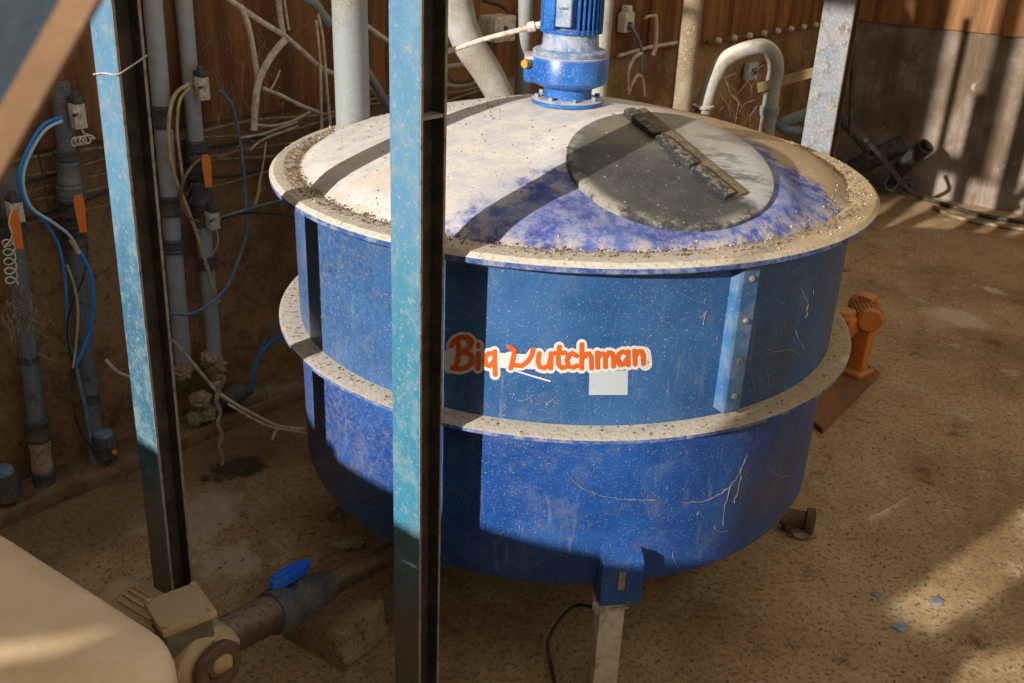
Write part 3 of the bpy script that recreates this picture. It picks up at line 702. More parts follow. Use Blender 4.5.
# ------------------------------------------------------------------ steel posts (H-sections)
def hpost(name, Bc, wb, wd, z1, label, mats, stiff=None, z0=0.0):
    """flange outer face looks along -E1, open side along +E2; Bc is the outer corner between them"""
    f = 0.008
    root = thing(name, label, 'post', Vector((Bc.x, Bc.y, z0)))
    zc_, hh = (z0+z1)/2, z1-z0
    def at(s, t): return Vector((Bc.x, Bc.y, zc_))+E1*s+E2*t
    b = MB(); b.box(at(f/2, -wb/2), (f, wb, hh), ROOM, .002, 1); part('flange', b, mats[0], root, 'painted outer flange')
    b = MB(); b.box(at(wd-f/2, -wb/2), (f, wb, hh), ROOM, .002, 1); part('flange', b, mats[1], root)
    b = MB(); b.box(at(wd/2, -wb*.42), (wd-2*f, .007, hh), ROOM); part('web', b, mats[1], root, 'web coloured dark as if shaded')  # recess shade is in the web colour
    b = MB(); b.box(at(f/2, .0012), (f*.9, .002, hh), ROOM); b.box(at(wd-f/2, .0012), (f*.9, .002, hh), ROOM); part('bare_edge', b, mats[2], root, 'pale worn edges')
    b = MB(); b.box(Vector((Bc.x, Bc.y, z0+.005))+E1*wd/2-E2*wb/2, (wd+.02, wb+.02, .01), ROOM, .002, 1); part('base_plate', b, mats[1], root)
    if stiff:
        b = MB(); b.box(Vector((Bc.x, Bc.y, stiff))+E1*wd/2-E2*wb*.2, (wd-2*f, wb*.38, .008), ROOM); part('stiffener', b, mats[2], root)
    return root
B1 = DY(418, 683, 2.195); B1.z = 0
pm = hpost('steel_post', B1, 0.100, 0.086, 3.0, 'turquoise blue H-section post standing right in front of the tank', (M['post'], M['post_in'], M['post_edge']), stiff=DY(435, 120, 2.2).z); pm.rotation_euler = (0, math.radians(.35), 0)
B2 = DY(168.5, 590, 2.33); B2.z = 0
pl = hpost('steel_post', B2, 0.103, 0.074, 3.0, 'worn blue H-section post beside the wall pipes, its foot behind the pump', (M['post_old'], M['post_in'], M['post_edge'])); pl.rotation_euler = (0, math.radians(1.5), 0)
# back post, turned the other way: pale face towards the camera
p = DY(830, 150, 4.05); B3 = Vector((p.x, p.y, 0))
hpost('steel_post', B3, 0.130, 0.06, 3.0, 'chalky pale post behind the tank near the wall corner', (M['post_far'], M['rust_dark'], M['rust_dark']))

# inclined channel close to the lens
YB = 0.62
def bp(px, py, d): return DY(px, py, d)
brc = thing('inclined_beam', 'dark blue inclined channel beam with brown dusty flange crossing the top corner', 'beam', bp(-60, 240, YB+.1))
c0, c1, c2, c3 = bp(-150, 300, YB), bp(150, -150, YB), bp(190, -128, YB), bp(-110, 322, YB)
nrm = (c1-c0).cross(c2-c0).normalized()
if nrm.y > 0: nrm = -nrm
def slab(mb, quad, th):
    lo = [mb.bm.verts.new(v) for v in quad]; hi = [mb.bm.verts.new(v-nrm*th) for v in quad]
    mb.bm.faces.new(lo); mb.bm.faces.new(hi[::-1])
    for k in range(4): mb.bm.faces.new((lo[k], hi[k], hi[(k+1) % 4], lo[(k+1) % 4]))
    bmesh.ops.recalc_face_normals(mb.bm, faces=mb.bm.faces[:])
LN = ((44, 0), (-16, 116)); 
def along(p, q, k): return (p[0]+(q[0]-p[0])*k, p[1]+(q[1]-p[1])*k)
upL, loL = along((60, 0), (-6, 116), -1.5), along((60, 0), (-6, 116), 2.2)
upR, loR = along((97, 0), (2, 172), -1.0), along((97, 0), (2, 172), 1.6)
b = MB(); slab(b, [bp(*upL, YB), bp(*upR, YB), bp(*loR, YB), bp(*loL, YB)], 0.012); part('flange', b, M['brace_edge'], brc, 'brown dusty flange')
b = MB(); slab(b, [bp(*upL, YB+.012), bp(upL[0]-190, upL[1]-40, YB+.012), bp(loL[0]-190, loL[1]-40, YB+.012), bp(*loL, YB+.012)], 0.008); part('web', b, M['brace_web'], brc, 'dark teal blue web')

# ------------------------------------------------------------------ cream vessel, pump, outlet pipe, block
va, vb_ = FL(-6, 527, ZV), FL(104, 597, ZV); vu = (vb_-va).normalized(); vv = Vector((vu.y, -vu.x, 0))     # along the far edge, and towards the camera side
vk = FL(188, 683, ZV); Lu = (vk-va).dot(vu)+.012; CRN = .20
ves = thing('storage_vessel', 'cream rounded vessel at the bottom corner with a sunlit streak, beside the pump', 'vessel', va+vu*(Lu-.45)+vv*.36-UP*ZV)
def rrect(inset, z, n=14):
    u0, u1, v0_, v1_ = Lu-.95+inset, Lu-inset, inset, .75-inset; rr = max(.02, CRN-inset*.8); out = []
    for cx, cy, a0 in ((u1-rr, v0_+rr, -90), (u1-rr, v1_-rr, 0), (u0+rr, v1_-rr, 90), (u0+rr, v0_+rr, 180)):
        for k in range(n+1):
            a = math.radians(a0+90*k/n); p = va+vu*(cx+rr*math.cos(a))+vv*(cy+rr*math.sin(a)); out.append(Vector((p.x, p.y, z)))
    return out
b = MB(); prev = None
for inset, z in ((.03, 0), (.0, .03), (.0, ZV-.03), (.004, ZV-.008), (.014, ZV+.008), (.03, ZV+.018), (.07, ZV+.030), (.13, ZV+.040), (.22, ZV+.046)):
    cur = [b.bm.verts.new(p) for p in rrect(inset, z)]
    if prev:
        for k in range(len(cur)): b.bm.faces.new((prev[k], prev[(k+1) % len(cur)], cur[(k+1) % len(cur)], cur[k]))
    else: b.bm.faces.new(cur[::-1])
    prev = cur
b.bm.faces.new(prev)
part('shell', b, M['cream'], ves, sharp=60)

ZP = 0.20; PZ = 0.21
pa = FL(218, 640, .16+PZ); pb = FL(392, 553, ZP)
pdir = (pb-pa).normalized(); pperp = Vector((-pdir.y, pdir.x, 0)).normalized(); pup = pdir.cross(pperp)
PM = Matrix((pdir, pperp, pup)).transposed()
drain = thing('drain_pipe', 'dirty brown outlet pipe from the pump to the tank, resting on a concrete block', 'pipe', Vector((pa.x, pa.y, 0)))
v0 = FL(270, 613, .31); v1 = FL(318, 590, .26)
v0 = pa+pdir*(v0-pa).dot(pdir); v1 = pa+pdir*(v1-pa).dot(pdir)
tend = Vector((TX, TY, ZB-.03)); 
b = MB(); b.tube([pa-pdir*.06, v0], 0.056, 24); part('wide_pipe', b, M['pipe_brown'], drain)
b = MB(); far = pa+pdir*((pb-pa).length+.35); b.tube([v1, pb, far], 0.038, 24); part('narrow_pipe', b, M['pipe_brown'], drain)
b = MB(); L = (v1-v0).length
b.lathe([(0, -.02), (.064, -.02), (.070, 0), (.070, L*.16), (.060, L*.2), (.060, L*.34), (.070, L*.38), (.070, L*.66), (.058, L*.7), (.058, L*.82), (.052, L*.86), (.052, L+.01), (0, L+.01)], v0, pdir, 32)
b.lathe([(0, .04), (.022, .04), (.022, .075), (0, .075)], (v0+v1)/2, pup, 20)
vb = part('ball_valve', b, M['pipe_dark'], drain, 'dark grey ball valve')
hp = (v0+v1)/2+pup*.078-pdir*.035+pperp*0.02
b = MB(); hd = (pdir*.98+pup*.12).normalized()
b.prism([(-.075, -.010), (-.05, -.024), (.035, -.026), (.075, -.014), (.078, .010), (.03, .024), (-.05, .022), (-.078, .006)], .024, hp, hd, pperp)
b.box(hp+pup*.012, (.13, .014, .036), PM, .004, 1)
part('handle', b, M['valve_blue'], vb, 'bright blue valve handle')
# block
bt = 0.150
k0 = FL(343, 672, 0); k1 = FL(392, 630, 0); 
e_a = (k1-k0).normalized(); e_b = Vector((-e_a.y, e_a.x, 0))
BM_ = Matrix((e_a, e_b, UP)).transposed()
bw, bd = 0.21, 0.27
kc = k0+e_a*bw/2+e_b*bd/2
b = MB(); b.box(kc+UP*bt*.5, (bw, bd, bt), BM_, .012, 2); b.box(kc+UP*.02+e_a*.006, (bw+.005, bd+.01, .04), BM_, .008, 2)
single('concrete_block', b, M['block'], 'earth stained concrete block propping the brown outlet pipe', 'block')
# pump
pc = FL(196, 655, .16+PZ)
pump = thing('pump', 'dust caked cream pump between the cream vessel and the brown pipe', 'pump', Vector((pc.x, pc.y, 0)))
tdir = (FL(215, 612, .3+PZ)-FL(165, 632, .3+PZ)).normalized()
ma = (FL(118, 606, .17+PZ)-FL(190, 650, .17+PZ)).normalized(); mn = Vector((-ma.y, ma.x, 0))
b = MB(); c_ = FL(165, 634, .16+PZ)
b.lathe([(0, -.12), (.075, -.115), (.078, -.10), (.078, .15), (.085, .152), (.085, .20), (.070, .225), (0, .23)], c_, ma, 36)
for k in range(28):
    a = k*2*math.pi/28; n_ = mn*math.cos(a)+UP*math.sin(a)
    b.box(c_+n_*.082+ma*.02, (.24, .014, .005), Matrix((ma, n_, ma.cross(n_))).transposed())
mbody = part('motor_body', b, M['pump'], pump, 'finned cream motor body')
b = MB(); TM = Matrix((tdir, Vector((-tdir.y, tdir.x, 0)), UP)).transposed()
tc = FL(181, 614, .28+PZ)
b.box(tc-UP*.03, (.128, .132, .09), TM, .010, 2)
bx2 = part('terminal_box', b, M['pump_dark'], mbody, 'square terminal box')
b = MB(); b.box(tc+UP*.016, (.146, .150, .024), TM, .008, 2)
for sx in (-1, 1):
    for sy in (-1, 1): b.lathe([(0, .012), (.008, .011), (.008, 0)], tc+UP*.024+TM @ Vector((sx*.060, sy*.062, 0)), n=10)
part('box_lid', b, M['pump'], bx2, 'dust covered box lid')
vp = FL(213, 664, .14+PZ)
b = MB(); vd = Vector((ma.x*-1, ma.y*-1, 0))
b.lathe([(0, -.07), (.075, -.07), (.098, -.05), (.105, -.01), (.10, .03), (.082, .045), (.06, .05), (0, .05)], vp-vd*.05, vd, 40)
b.tube([vp-vd*.055, (vp*.4+pa*.6)-UP*0.0, pa-pdir*.02], [.07, .066, .062], 24, smooth=4)
part('volute', b, M['pump'], pump, 'round cream pump casing')
b = MB(); b.lathe([(.035, .0), (.070, .0), (.076, .008), (.076, .022), (.070, .03), (.045, .032), (.035, .012)], vp+vd*.004, vd, 40, True); b.lathe([(0, .018), (.030, .018), (.036, 0)], vp+vd*.004, vd, 24)
part('inlet_flange', b, M['rust_dark'], pump, 'dark rusty inlet ring')
b = MB(); b.box(Vector((c_.x, c_.y, (PZ+.09)/2)), (.22, .13, PZ+.09), Matrix((ma, mn, UP)).transposed(), .01, 2); part('plinth', b, M['pump_dark'], pump)

# ------------------------------------------------------------------ wall pipes
PWT = WT+0.085
def pt(px, py, t=PWT): return PT(px, py, t)
def drop_pipe(label, top, bot, r, fits, valve=None, mat='pipe_grey', t=PWT):
    """a nearly upright pipe between two points of the plane just in front of the wall"""
    pT, pB = PT(*top, t), PT(*bot, t); ax0 = (pT-pB).normalized()
    def on(py):
        k = (py-bot[1])/(top[1]-bot[1]); x = bot[0]+(top[0]-bot[0])*k; q = PT(x, py, t)
        return pB+ax0*(q-pB).dot(ax0)
    zt, zo = pT.z, pB.z
    root = thing('drop_pipe', label, 'pipe', pB, 'grey drop pipes on the long wall')
    b = MB(); b.tube([pB, pT], r, 20); part('pipe', b, M[mat], root)
    for (y0, y1, k, m) in fits:
        h = (on(y0)-on(y1)).length
        b = MB(); b.lathe([(0, 0), (r*k, 0), (r*k*1.06, h*.08), (r*k*1.06, h*.2), (r*k, h*.25), (r*k, h*.75), (r*k*1.06, h*.8), (r*k*1.06, h*.94), (r*k, h), (0, h)], on(y1), ax0, n=24)
        part('coupling', b, M[m], root)
    if valve:
        for (yc, hy0, hy1, dx) in valve:
            pm_ = on((hy0+hy1)/2); hh_ = (on(hy0)-on(hy1)).length
            b = MB(); b.lathe([(0, -.055), (r*1.35, -.055), (r*1.5, -.045), (r*1.5, -.02), (r*1.25, -.015), (r*1.3, 0), (r*1.25, .015), (r*1.5, .02), (r*1.5, .045), (r*1.35, .055), (0, .055)], pm_, ax0, n=24)
            ax = (E2*0.9-E1*0.45).normalized(); b.tube([pm_, pm_+ax*(r*2.2)], r*.5, 12)
            vb_ = part('valve_body', b, M['pipe_dark'], root)
            h = hh_; c = pm_+ax*(r*2.3)+E1*dx
            sd = UP.cross(ax).normalized()
            b = MB(); HMx = Matrix((sd, ax, UP)).transposed()
            w2 = .0165
            b.prism([(-w2*.8, -h*.5), (w2*.8, -h*.5), (w2*.95, -h*.1), (w2*1.1, h*.15), (w2*1.0, h*.42), (w2*.7, h*.5), (-w2*.7, h*.5), (-w2*1.0, h*.42), (-w2*1.1, h*.15), (-w2*.95, -h*.1)], .022, c+ax*.022, sd, UP)
            b.box(c+ax*.027, (.012, .02, h*.85), HMx, .003, 1)
            part('valve_handle', b, M['orange'], vb_, 'orange lever handle')
    return root, on
def relay(p, label, h=.075, w=.046, off=.06):
    ax = E2
    root = thing('solenoid_valve', label, 'valve', p-UP*h/2)
    b = MB(); b.box(p+ax*off, (w, .04, h), ROOM, .004, 2); part('housing', b, M['box_white'], root, 'dirty white housing')
    b = MB(); b.box(p+ax*off+UP*h*.62, (w*.8, .05, h*.28), ROOM, .005, 2); b.lathe([(0, .02), (.012, .018), (.016, 0), (.016, -.01)], p+ax*off+UP*h*.76, n=12); part('cap', b, M['pipe_dark'], root)
    b = MB(); b.tube([p+ax*.02, p+ax*off], .014, 10); b.tube([p+ax*(off+.018)+UP*h*.1-E1*.01, p+ax*(off+.03)+UP*h*.1-E1*.03], .006, 8); part('fitting', b, M['pipe_dark'], root)
    return root
GRP = None
r1, on1 = drop_pipe('grey wall pipe with orange handle at the picture edge, half behind the beam', (6, 170), (45, 489), .033, [(418, 440, 1.3, 'pipe_dark'), (440, 470, 1.15, 'clump'), (470, 489, 1.25, 'pipe_dark'), (355, 362, 1.08, 'pipe_dark')], [(222, 203, 240, 0.015)])
relay(PT(7, 208, PWT+.01), 'white solenoid valve on the pipe nearest the inclined beam')
r2, on2 = drop_pipe('grey wall pipe with orange handle and blue hoses, between beam and worn post', (60, 82), (97, 468), .033, [(150, 160, 1.35, 'pipe_dark'), (160, 185, 1.2, 'pipe_grey'), (185, 200, 1.45, 'pipe_grey'), (212, 228, 1.5, 'pipe_dark'), (228, 246, 1.25, 'pipe_dark'), (392, 402, 1.1, 'pipe_dark')], [(207, 189, 225, .03)])
relay(PT(69, 113, PWT+.01), 'white solenoid valve with blue hoses below the brown beam', h=.09)
r3, on3 = drop_pipe('grey wall pipe half hidden behind the worn blue post', (150, -30), (184, 372), .036, [(105, 128, 1.08, 'pipe_dark'), (195, 215, 1.25, 'pipe_dark'), (238, 252, 1.3, 'pipe_dark')], None, 'pipe_mid')
r4, on4 = drop_pipe('grey wall pipe with orange handle and beige hoses next to the worn blue post', (181, -30), (216, 375), .033, [(140, 152, 1.4, 'pipe_dark'), (152, 180, 1.15, 'pipe_dark'), (180, 205, 1.4, 'pipe_dark'), (205, 225, 1.25, 'pipe_dark'), (255, 268, 1.25, 'pipe_dark')], [(165, 150, 181, .025)], 'pipe_mid')
relay(PT(193, 86, PWT+.01), 'upper white solenoid valve with beige hoses on the handled pipe', h=.09)
relay(PT(204, 217, PWT+.01), 'lower white solenoid valve under the orange handle beside the blue hose')
# feet of the pipes
b = MB(); c = pt(105, 445, PWT+.05); b.lathe([(0, -.05), (.045, -.05), (.05, -.03), (.05, .03), (.04, .05), (0, .05)], c, n=20); b.lathe([(0, 0), (.022, 0), (.022, .07), (0, .07)], c, E2, 14)
ps = thing('pressure_sensor', 'round blue capped sensor at the foot of the blue hosed pipe', 'sensor', c-UP*.05)
part('body', b, M['pipe_dark'], ps)
b = MB(); b.lathe([(0, .012), (.034, .010), (.04, 0), (.04, -.008)], c+UP*.052, n=20); part('cap', b, M['blue_tube_dusty'], ps, 'faded blue cap')
b = MB(); b.lathe([(0, .01), (.009, .009), (.011, 0)], c+E2*.07-UP*.005, E2, 12); part('knob', b, M['orange'], ps)
b = MB(); c = pt(4, 482, PWT+.03); b.lathe([(0, -.07), (.05, -.07), (.05, .03), (.04, .05), (0, .05)], c, n=20); pb_ = thing('pipe_fitting', 'blue topped pipe fitting at the picture edge by the kerb', 'fitting', c-UP*.07)
part('body', b, M['pipe_dark'], pb_)
b = MB(); b.lathe([(0, .012), (.038, .010), (.043, 0), (.043, -.01)], c+UP*.05, n=20); part('cap', b, M['blue_tube_dusty'], pb_)
# clumped valve group at the bottom of the third and fourth pipes
def clump(label, pts, cat='clump'):
    b = MB()
    for px, py, t, r, sq in pts: b.lump(pt(px, py, t), r, sq, .45, 4, 7)
    single('feed_clump', b, M['clump'], label, cat, sharp=180)
clump('dried feed clump on the bottom elbow of the beige hosed pipe', [(214, 364, PWT+.0, .05, (1, 1, .9)), (218, 380, PWT+.02, .03, (1, 1, 1.6)), (209, 358, PWT+.01, .04, (1, 1, .8))])
clump('crusted valve knob left of the dangling feed string', [(200, 400, PWT+.05, .043, (1, 1, .8)), (206, 413, PWT+.05, .04, (1, 1, 1)), (195, 418, PWT+.04, .035, (1, 1, 1))])
clump('crusted grey pipe end behind the worn post foot', [(182, 372, PWT+.03, .04, (1, 1, .9))])
b = MB(); c = pt(233, 395, PWT+.05); b.lathe([(0, -.055), (.035, -.05), (.05, -.02), (.052, .02), (.035, .05), (0, .055)], c, (E1*.8+UP*.3), 24); b.lathe([(0, -.08), (.03, -.08), (.03, .09), (0, .09)], c, E1, 20)
single('pipe_valve', b, M['pipe_dark'], 'round dark valve body at the end of the low wall pipe, left of the tank', 'valve')
b = MB(); pts = []
for i in range(14):
    k = i/13; p = pt(217+1.6*math.sin(i*1.7)+5*k, 383+82*k, PWT+.46); pts.append(p)
b.tube(pts, [.011*(1-.55*i/13)*(0.8+.5*random.random()) for i in range(14)], 8, smooth=3)
single('feed_string', b, M['clump'], 'dangling string of dried feed above the wet patch', 'string')
b = MB(); b.tube([pt(232, 402, PWT+.02), pt(300, 388, PWT+.02), pt(420, 350, PWT+.02)], .042, 20)
b.lathe([(0, 0), (.052, 0), (.052, .06), (0, .06)], pt(262, 397, PWT+.02), E1, 24)
single('low_pipe', b, M['pump_dark'], 'low horizontal pipe along the kerb running behind the tank', 'pipe')

# ------------------------------------------------------------------ hoses and cables on the wall
def hose(name, pts, r, mat, label, cat='hose', group=None, smooth=8, n=8):
    b = MB(); P = [PT(x, y, t) for x, y, t in pts]
    b.tube(P, r, n, smooth=smooth); return single(name, b, M[mat], label, cat, group)
T0 = WT+.14
hose('air_hose', [(62, 117, T0), (42, 126, T0+.03), (25, 155, T0+.05), (19, 180, T0+.05), (27, 205, T0+.03), (45, 222, T0+.01), (60, 250, T0), (66, 290, T0), (68, 340, T0), (78, 362, T0)], .006, 'blue_tube', 'outer blue air hose arching from the white solenoid by the beam')
hose('air_hose', [(62, 121, T0+.01), (44, 131, T0+.03), (28, 158, T0+.05), (23, 182, T0+.05), (31, 207, T0+.03), (52, 222, T0+.02), (67, 233, T0+.02), (75, 243, T0+.02)], .006, 'pale_tube', 'inner pale blue air hose under the arching blue one')
hose('air_hose', [(74, 243, T0+.02), (82, 256, T0+.03), (91, 275, T0+.04), (93, 300, T0+.04), (90, 330, T0+.03), (83, 350, T0+.02), (77, 363, T0+.02)], .0075, 'blue_tube', 'bright blue air hose bowed in front of the second pipe')
hose('air_hose', [(76, 362, T0+.02), (80, 385, T0+.02), (86, 410, T0+.02), (90, 438, T0+.02)], .0075, 'blue_tube_dusty', 'lower blue air hose running down to the sensor cap')
hose('cable_splice', [(71, 240, T0+.022), (75, 246, T0+.022), (79, 254, T0+.03)], .010, 'beige_tube', 'beige splice sleeve where the blue hose begins', 'sleeve')
hose('thin_cable', [(88, 244, T0), (84, 275, T0+.03), (72, 305, T0+.02), (67, 330, T0+.01), (72, 362, T0)], .004, 'black_cable', 'thin black cable crossing the second wall pipe', 'cable')
hose('thin_cable', [(67, 265, T0+.03), (74, 285, T0+.03), (78, 310, T0+.03), (76, 345, T0+.02), (73, 368, T0+.02)], .005, 'beige_tube', 'thin beige cable beside the bowed blue hose', 'cable')
hose('thin_cable', [(72, 365, T0), (73, 400, T0+.02), (79, 428, T0+.03), (92, 447, T0+.04), (102, 452, T0+.05)], .005, 'black_cable', 'thin black cable looping to the blue capped sensor', 'cable')
hose('thin_cable', [(32, 128, T0), (42, 170, T0), (48, 205, T0), (55, 222, T0)], .003, 'black_cable', 'hair thin cable hanging behind the arching blue hoses', 'cable')
# coiled white lead
def coil(label, x0, y0, x1, y1, rr, turns, t, r=.003):
    b = MB(); P = []
    N_ = turns*14
    for i in range(N_+1):
        k = i/N_; a = k*turns*2*math.pi
        P.append(PT(x0+(x1-x0)*k+rr*math.cos(a), y0+(y1-y0)*k+rr*math.sin(a)*.9, t+.02*k))
    b.tube(P, r, 6); single('coiled_lead', b, M['box_white'], label, 'cable')
coil('coiled white lead hanging below the solenoid by the beam', 74, 142, 90, 139, 4.5, 4, T0+.03)
hose('white_lead', [(80, 124, T0+.03), (84, 133, T0+.03), (92, 136, T0+.03), (91, 140, T0+.04)], .003, 'box_white', 'short white lead between solenoid and coil near the beam', 'cable')
coil('coiled white lead beside the first wall pipe', 8, 238, 12, 285, 6, 5, T0+.05)
hose('white_lead', [(14, 205, T0+.05), (9, 222, T0+.06), (12, 236, T0+.06), (4, 248, T0+.06)], .003, 'box_white', 'curly white lead below the first solenoid', 'cable')
hose('beige_hose', [(189, 84, T0), (175, 95, T0+.02), (169, 120, T0+.03), (170, 155, T0+.03), (176, 180, T0+.02), (186, 205, T0+.02), (196, 232, T0+.02), (208, 270, T0+.02), (214, 292, T0+.02), (219, 302, T0+.02)], .0075, 'beige_tube', 'long beige hose curving beside the handled pipe')
hose('beige_hose', [(190, 88, T0+.01), (180, 100, T0+.03), (177, 125, T0+.03), (179, 150, T0+.03), (183, 180, T0+.01)], .006, 'beige_tube', 'inner beige hose beside the long beige one')
hose('beige_hose', [(208, 157, T0+.02), (195, 163, T0+.03), (184, 180, T0+.04), (181, 200, T0+.04), (186, 215, T0+.03), (199, 222, T0+.02)], .006, 'brown_cable', 'brown looped hose from the orange handle to the lower solenoid')
hose('air_hose', [(220, 90, T0), (232, 105, T0), (238, 130, T0), (243, 165, T0), (246, 210, T0), (246, 232, T0), (240, 255, T0), (228, 285, T0+.02), (208, 305, T0+.05), (190, 314, T0+.06), (170, 313, T0+.03)], .0065, 'blue_tube_dusty', 'dusty blue hose hanging in a long loop on the wall beside the tank rim')
hose('air_hose', [(218, 219, T0+.02), (232, 214, T0), (252, 208, T0+.03), (270, 203, T0+.1), (300, 196, T0+.2)], .006, 'blue_tube_dusty', 'dusty blue hose running from the lower solenoid towards the tank rim')
hose('black_hose', [(222, 219, T0+.02), (240, 214, T0+.01), (262, 212, T0+.03), (285, 215, T0+.1), (300, 219, T0+.15)], .006, 'black_cable', 'black hose running just under the dusty blue one to the tank')
hose('white_lead', [(214, 224, T0+.02), (218, 236, T0+.03), (217, 246, T0+.03), (212, 255, T0+.02)], .003, 'beige_tube', 'short frayed lead hanging below the lower solenoid', 'cable')
hose('brown_cable', [(217, 158, T0), (232, 153, T0), (240, 145, T0), (247, 140, T0), (260, 143, T0)], .005, 'brown_cable', 'brown cable leaving the orange handle beside the blue hose', 'cable')
hose('air_hose', [(252, 388, T0+.02), (254, 370, T0+.04), (262, 352, T0+.07), (272, 342, T0+.1), (286, 333, T0+.16), (300, 328, T0+.18)], .0085, 'blue_tube', 'bright blue hose arching up behind the lower tank flange')
hose('air_hose', [(254, 372, T0), (260, 350, T0+.02), (270, 332, T0+.06), (285, 315, T0+.13), (300, 305, T0+.16)], .005, 'blue_tube_dusty', 'thin dark hose above the bright blue arch behind the tank')
hose('thin_cable', [(262, 350, T0+.03), (266, 358, T0+.04), (269, 368, T0+.05), (270, 374, T0+.05)], .004, 'brown_cable', 'short brown lead hanging off the blue arch', 'cable')
hose('conduit_run', [(172, 340, T0), (190, 360, T0+.02), (214, 388, T0+.05), (232, 402, T0+.12), (255, 415, T0+.26), (278, 426, T0+.42), (306, 429, T0+.56)], .008, 'conduit', 'dusty conduit slanting over the crusted valves to the tank foot', 'conduit')
hose('conduit_run', [(228, 404, T0+.16), (250, 417, T0+.29), (272, 427, T0+.44), (306, 433, T0+.60)], .005, 'conduit', 'thin conduit under the slanting one near the kerb', 'conduit')
hose('thin_cable', [(279, 426, T0+.46), (275, 433, T0+.47), (272, 440, T0+.48)], .005, 'conduit', 'cable tie tail sticking down from the slanting conduit', 'cable')
hose('conduit_run', [(106, 360, T0+.02), (118, 372, T0+.03), (132, 378, T0+.03), (142, 384, T0+.02)], .007, 'conduit', 'grey conduit stub leaving the second pipe towards the worn post', 'conduit')
# bundle of cables along the foot of the cladding
for i, (za, dt, r, m, dsg) in enumerate([(.02, .02, .008, 'brown_cable', .05), (.05, .03, .006, 'brown_cable', .08), (.085, .02, .007, 'black_cable', .03), (.12, .03, .005, 'brown_cable', .10), (.16, .025, .008, 'brown_cable', .05), (.20, .02, .006, 'black_cable', .09), (.25, .03, .005, 'brown_cable', .06)]):
    b = MB(); P = []
    for k in range(26):
        s = .9+k*.135; P.append(W(s, WT+dt+.012+.008*math.sin(k*1.3+i), CZ-za-.015*math.sin(k*.9+i*2)-dsg*.35*math.sin(math.pi*((k % 9)/8.0))))
    b.tube(P, r, 8, smooth=3)
    nm = ['uppermost', 'second highest', 'third', 'fourth', 'fifth', 'second lowest', 'lowest'][i]
    single('wall_cable', b, M[m], f'{nm} of the dusty cables strung along the wall below the rust cladding', 'cable', 'dusty cables along the long wall')
# branching, cobwebbed conduits
TB = WT+.33
def branch(pts, r, label, t=TB, m='conduit'):
    b = MB(); P = []
    for i, (x, y) in enumerate(pts): P.append(PT(x, y, t))
    b.tube(P, r, 10, smooth=8); single('conduit_branch', b, M[m], label, 'conduit')
branch([(222, -6), (240, 7), (262, 22), (283, 35), (300, 49), (322, 68), (345, 78), (367, 84), (389, 112)], .011, 'long dusty conduit sloping down behind the light grey pipe')
branch([(285, 40), (276, 50), (266, 65), (258, 84), (255, 108), (254, 130)], .014, 'hooked dusty conduit hanging from the long sloping one', TB+.02)
branch([(240, 5), (248, 25), (254, 55), (258, 82)], .011, 'leaning dusty conduit meeting the hooked one')
branch([(262, 88), (280, 95), (300, 105), (321, 113)], .008, 'short dusty conduit branching off the hooked one')
branch([(280, 70), (275, 82), (269, 92)], .004, 'twig thin conduit beside the hooked one')
branch([(278, -4), (280, 15), (283, 34)], .012, 'short upright dusty conduit dropping onto the long sloping one', TB-.01)
branch([(284, -4), (286, 12), (289, 30)], .005, 'thin pale lead beside the short upright conduit', TB)
branch([(316, 20), (320, 60), (321, 100), (322, 134)], .006, 'thread like lead hanging beside the light grey pipe', TB+.03)
branch([(318, 14), (323, 40), (327, 90), (331, 132)], .006, 'second thread like lead hanging nearest the light grey pipe', TB+.03)
branch([(302, -4), (315, 4), (322, 14), (330, 24)], .02, 'thick grey elbow at the top edge behind the light grey pipe', TB, 'pipe_light')
branch([(362, 22), (375, 32), (392, 44)], .011, 'dusty conduit between the light grey pipe and the turquoise post')
branch([(365, 68), (375, 84), (388, 106), (398, 122)], .018, 'thick dusty conduit slanting behind the turquoise post', TB+.02, 'pipe_light')
branch([(252, 124), (270, 126), (290, 122), (310, 112)], .006, 'limp dusty cable under the hooked conduit', WT+.2)
branch([(240, 138), (262, 134), (280, 128), (297, 122)], .005, 'thin root like cable on the dark wall', WT+.15)
branch([(250, 150), (262, 140), (282, 132), (298, 126)], .005, 'thin root like cable forking below the other', WT+.15)
branch([(266, 142), (263, 165), (258, 190)], .004, 'thin lead hanging from the root like cable', WT+.15)
branch([(255, 205), (258, 195), (260, 185)], .007, 'frayed beige tip above the blue hose by the rim', WT+.16, 'beige_tube')

# cobwebs: fine dusty threads between the pipes and conduits (uncountable)
b = MB()
def thread(p, q, sag=.03, r=.0012):
    P = [p.lerp(q, k/6)-UP*sag*math.sin(math.pi*k/6) for k in range(7)]; b.tube(P, r, 4, cap=False)
def inroom(p):
    s_, t_, z_ = ST(p); return W(s_, max(t_, WT+.035), z_)
def wisp(p, L, r):
    P = [p]; d = Vector((random.gauss(0, .4), random.gauss(0, .4), -1)).normalized()
    for k in range(7):
        d = (d+Vector((random.gauss(0, .35), random.gauss(0, .35), random.gauss(0, .25)))).normalized(); P.append(inroom(P[-1]+d*L/7))
    b.tube(P, [r*(1-k*.1) for k in range(8)], 4, cap=False, smooth=2)
for i in range(85):
    x = random.uniform(210, 385); y = random.uniform(10, 130)
    wisp(PT(x, y, WT+random.uniform(.05, .33)), random.uniform(.05, .28), random.uniform(.0005, .0012))
for i in range(120):
    x = random.gauss(24, 11); y = random.gauss(312, 14); wisp(PT(x, y, WT+random.uniform(.08, .2)), random.uniform(.04, .12), random.uniform(.0007, .0018))
for i in range(60):
    x = random.uniform(140, 225); y = random.uniform(100, 340); wisp(PT(x, y, WT+random.uniform(.06, .2)), random.uniform(.05, .2), .0009)
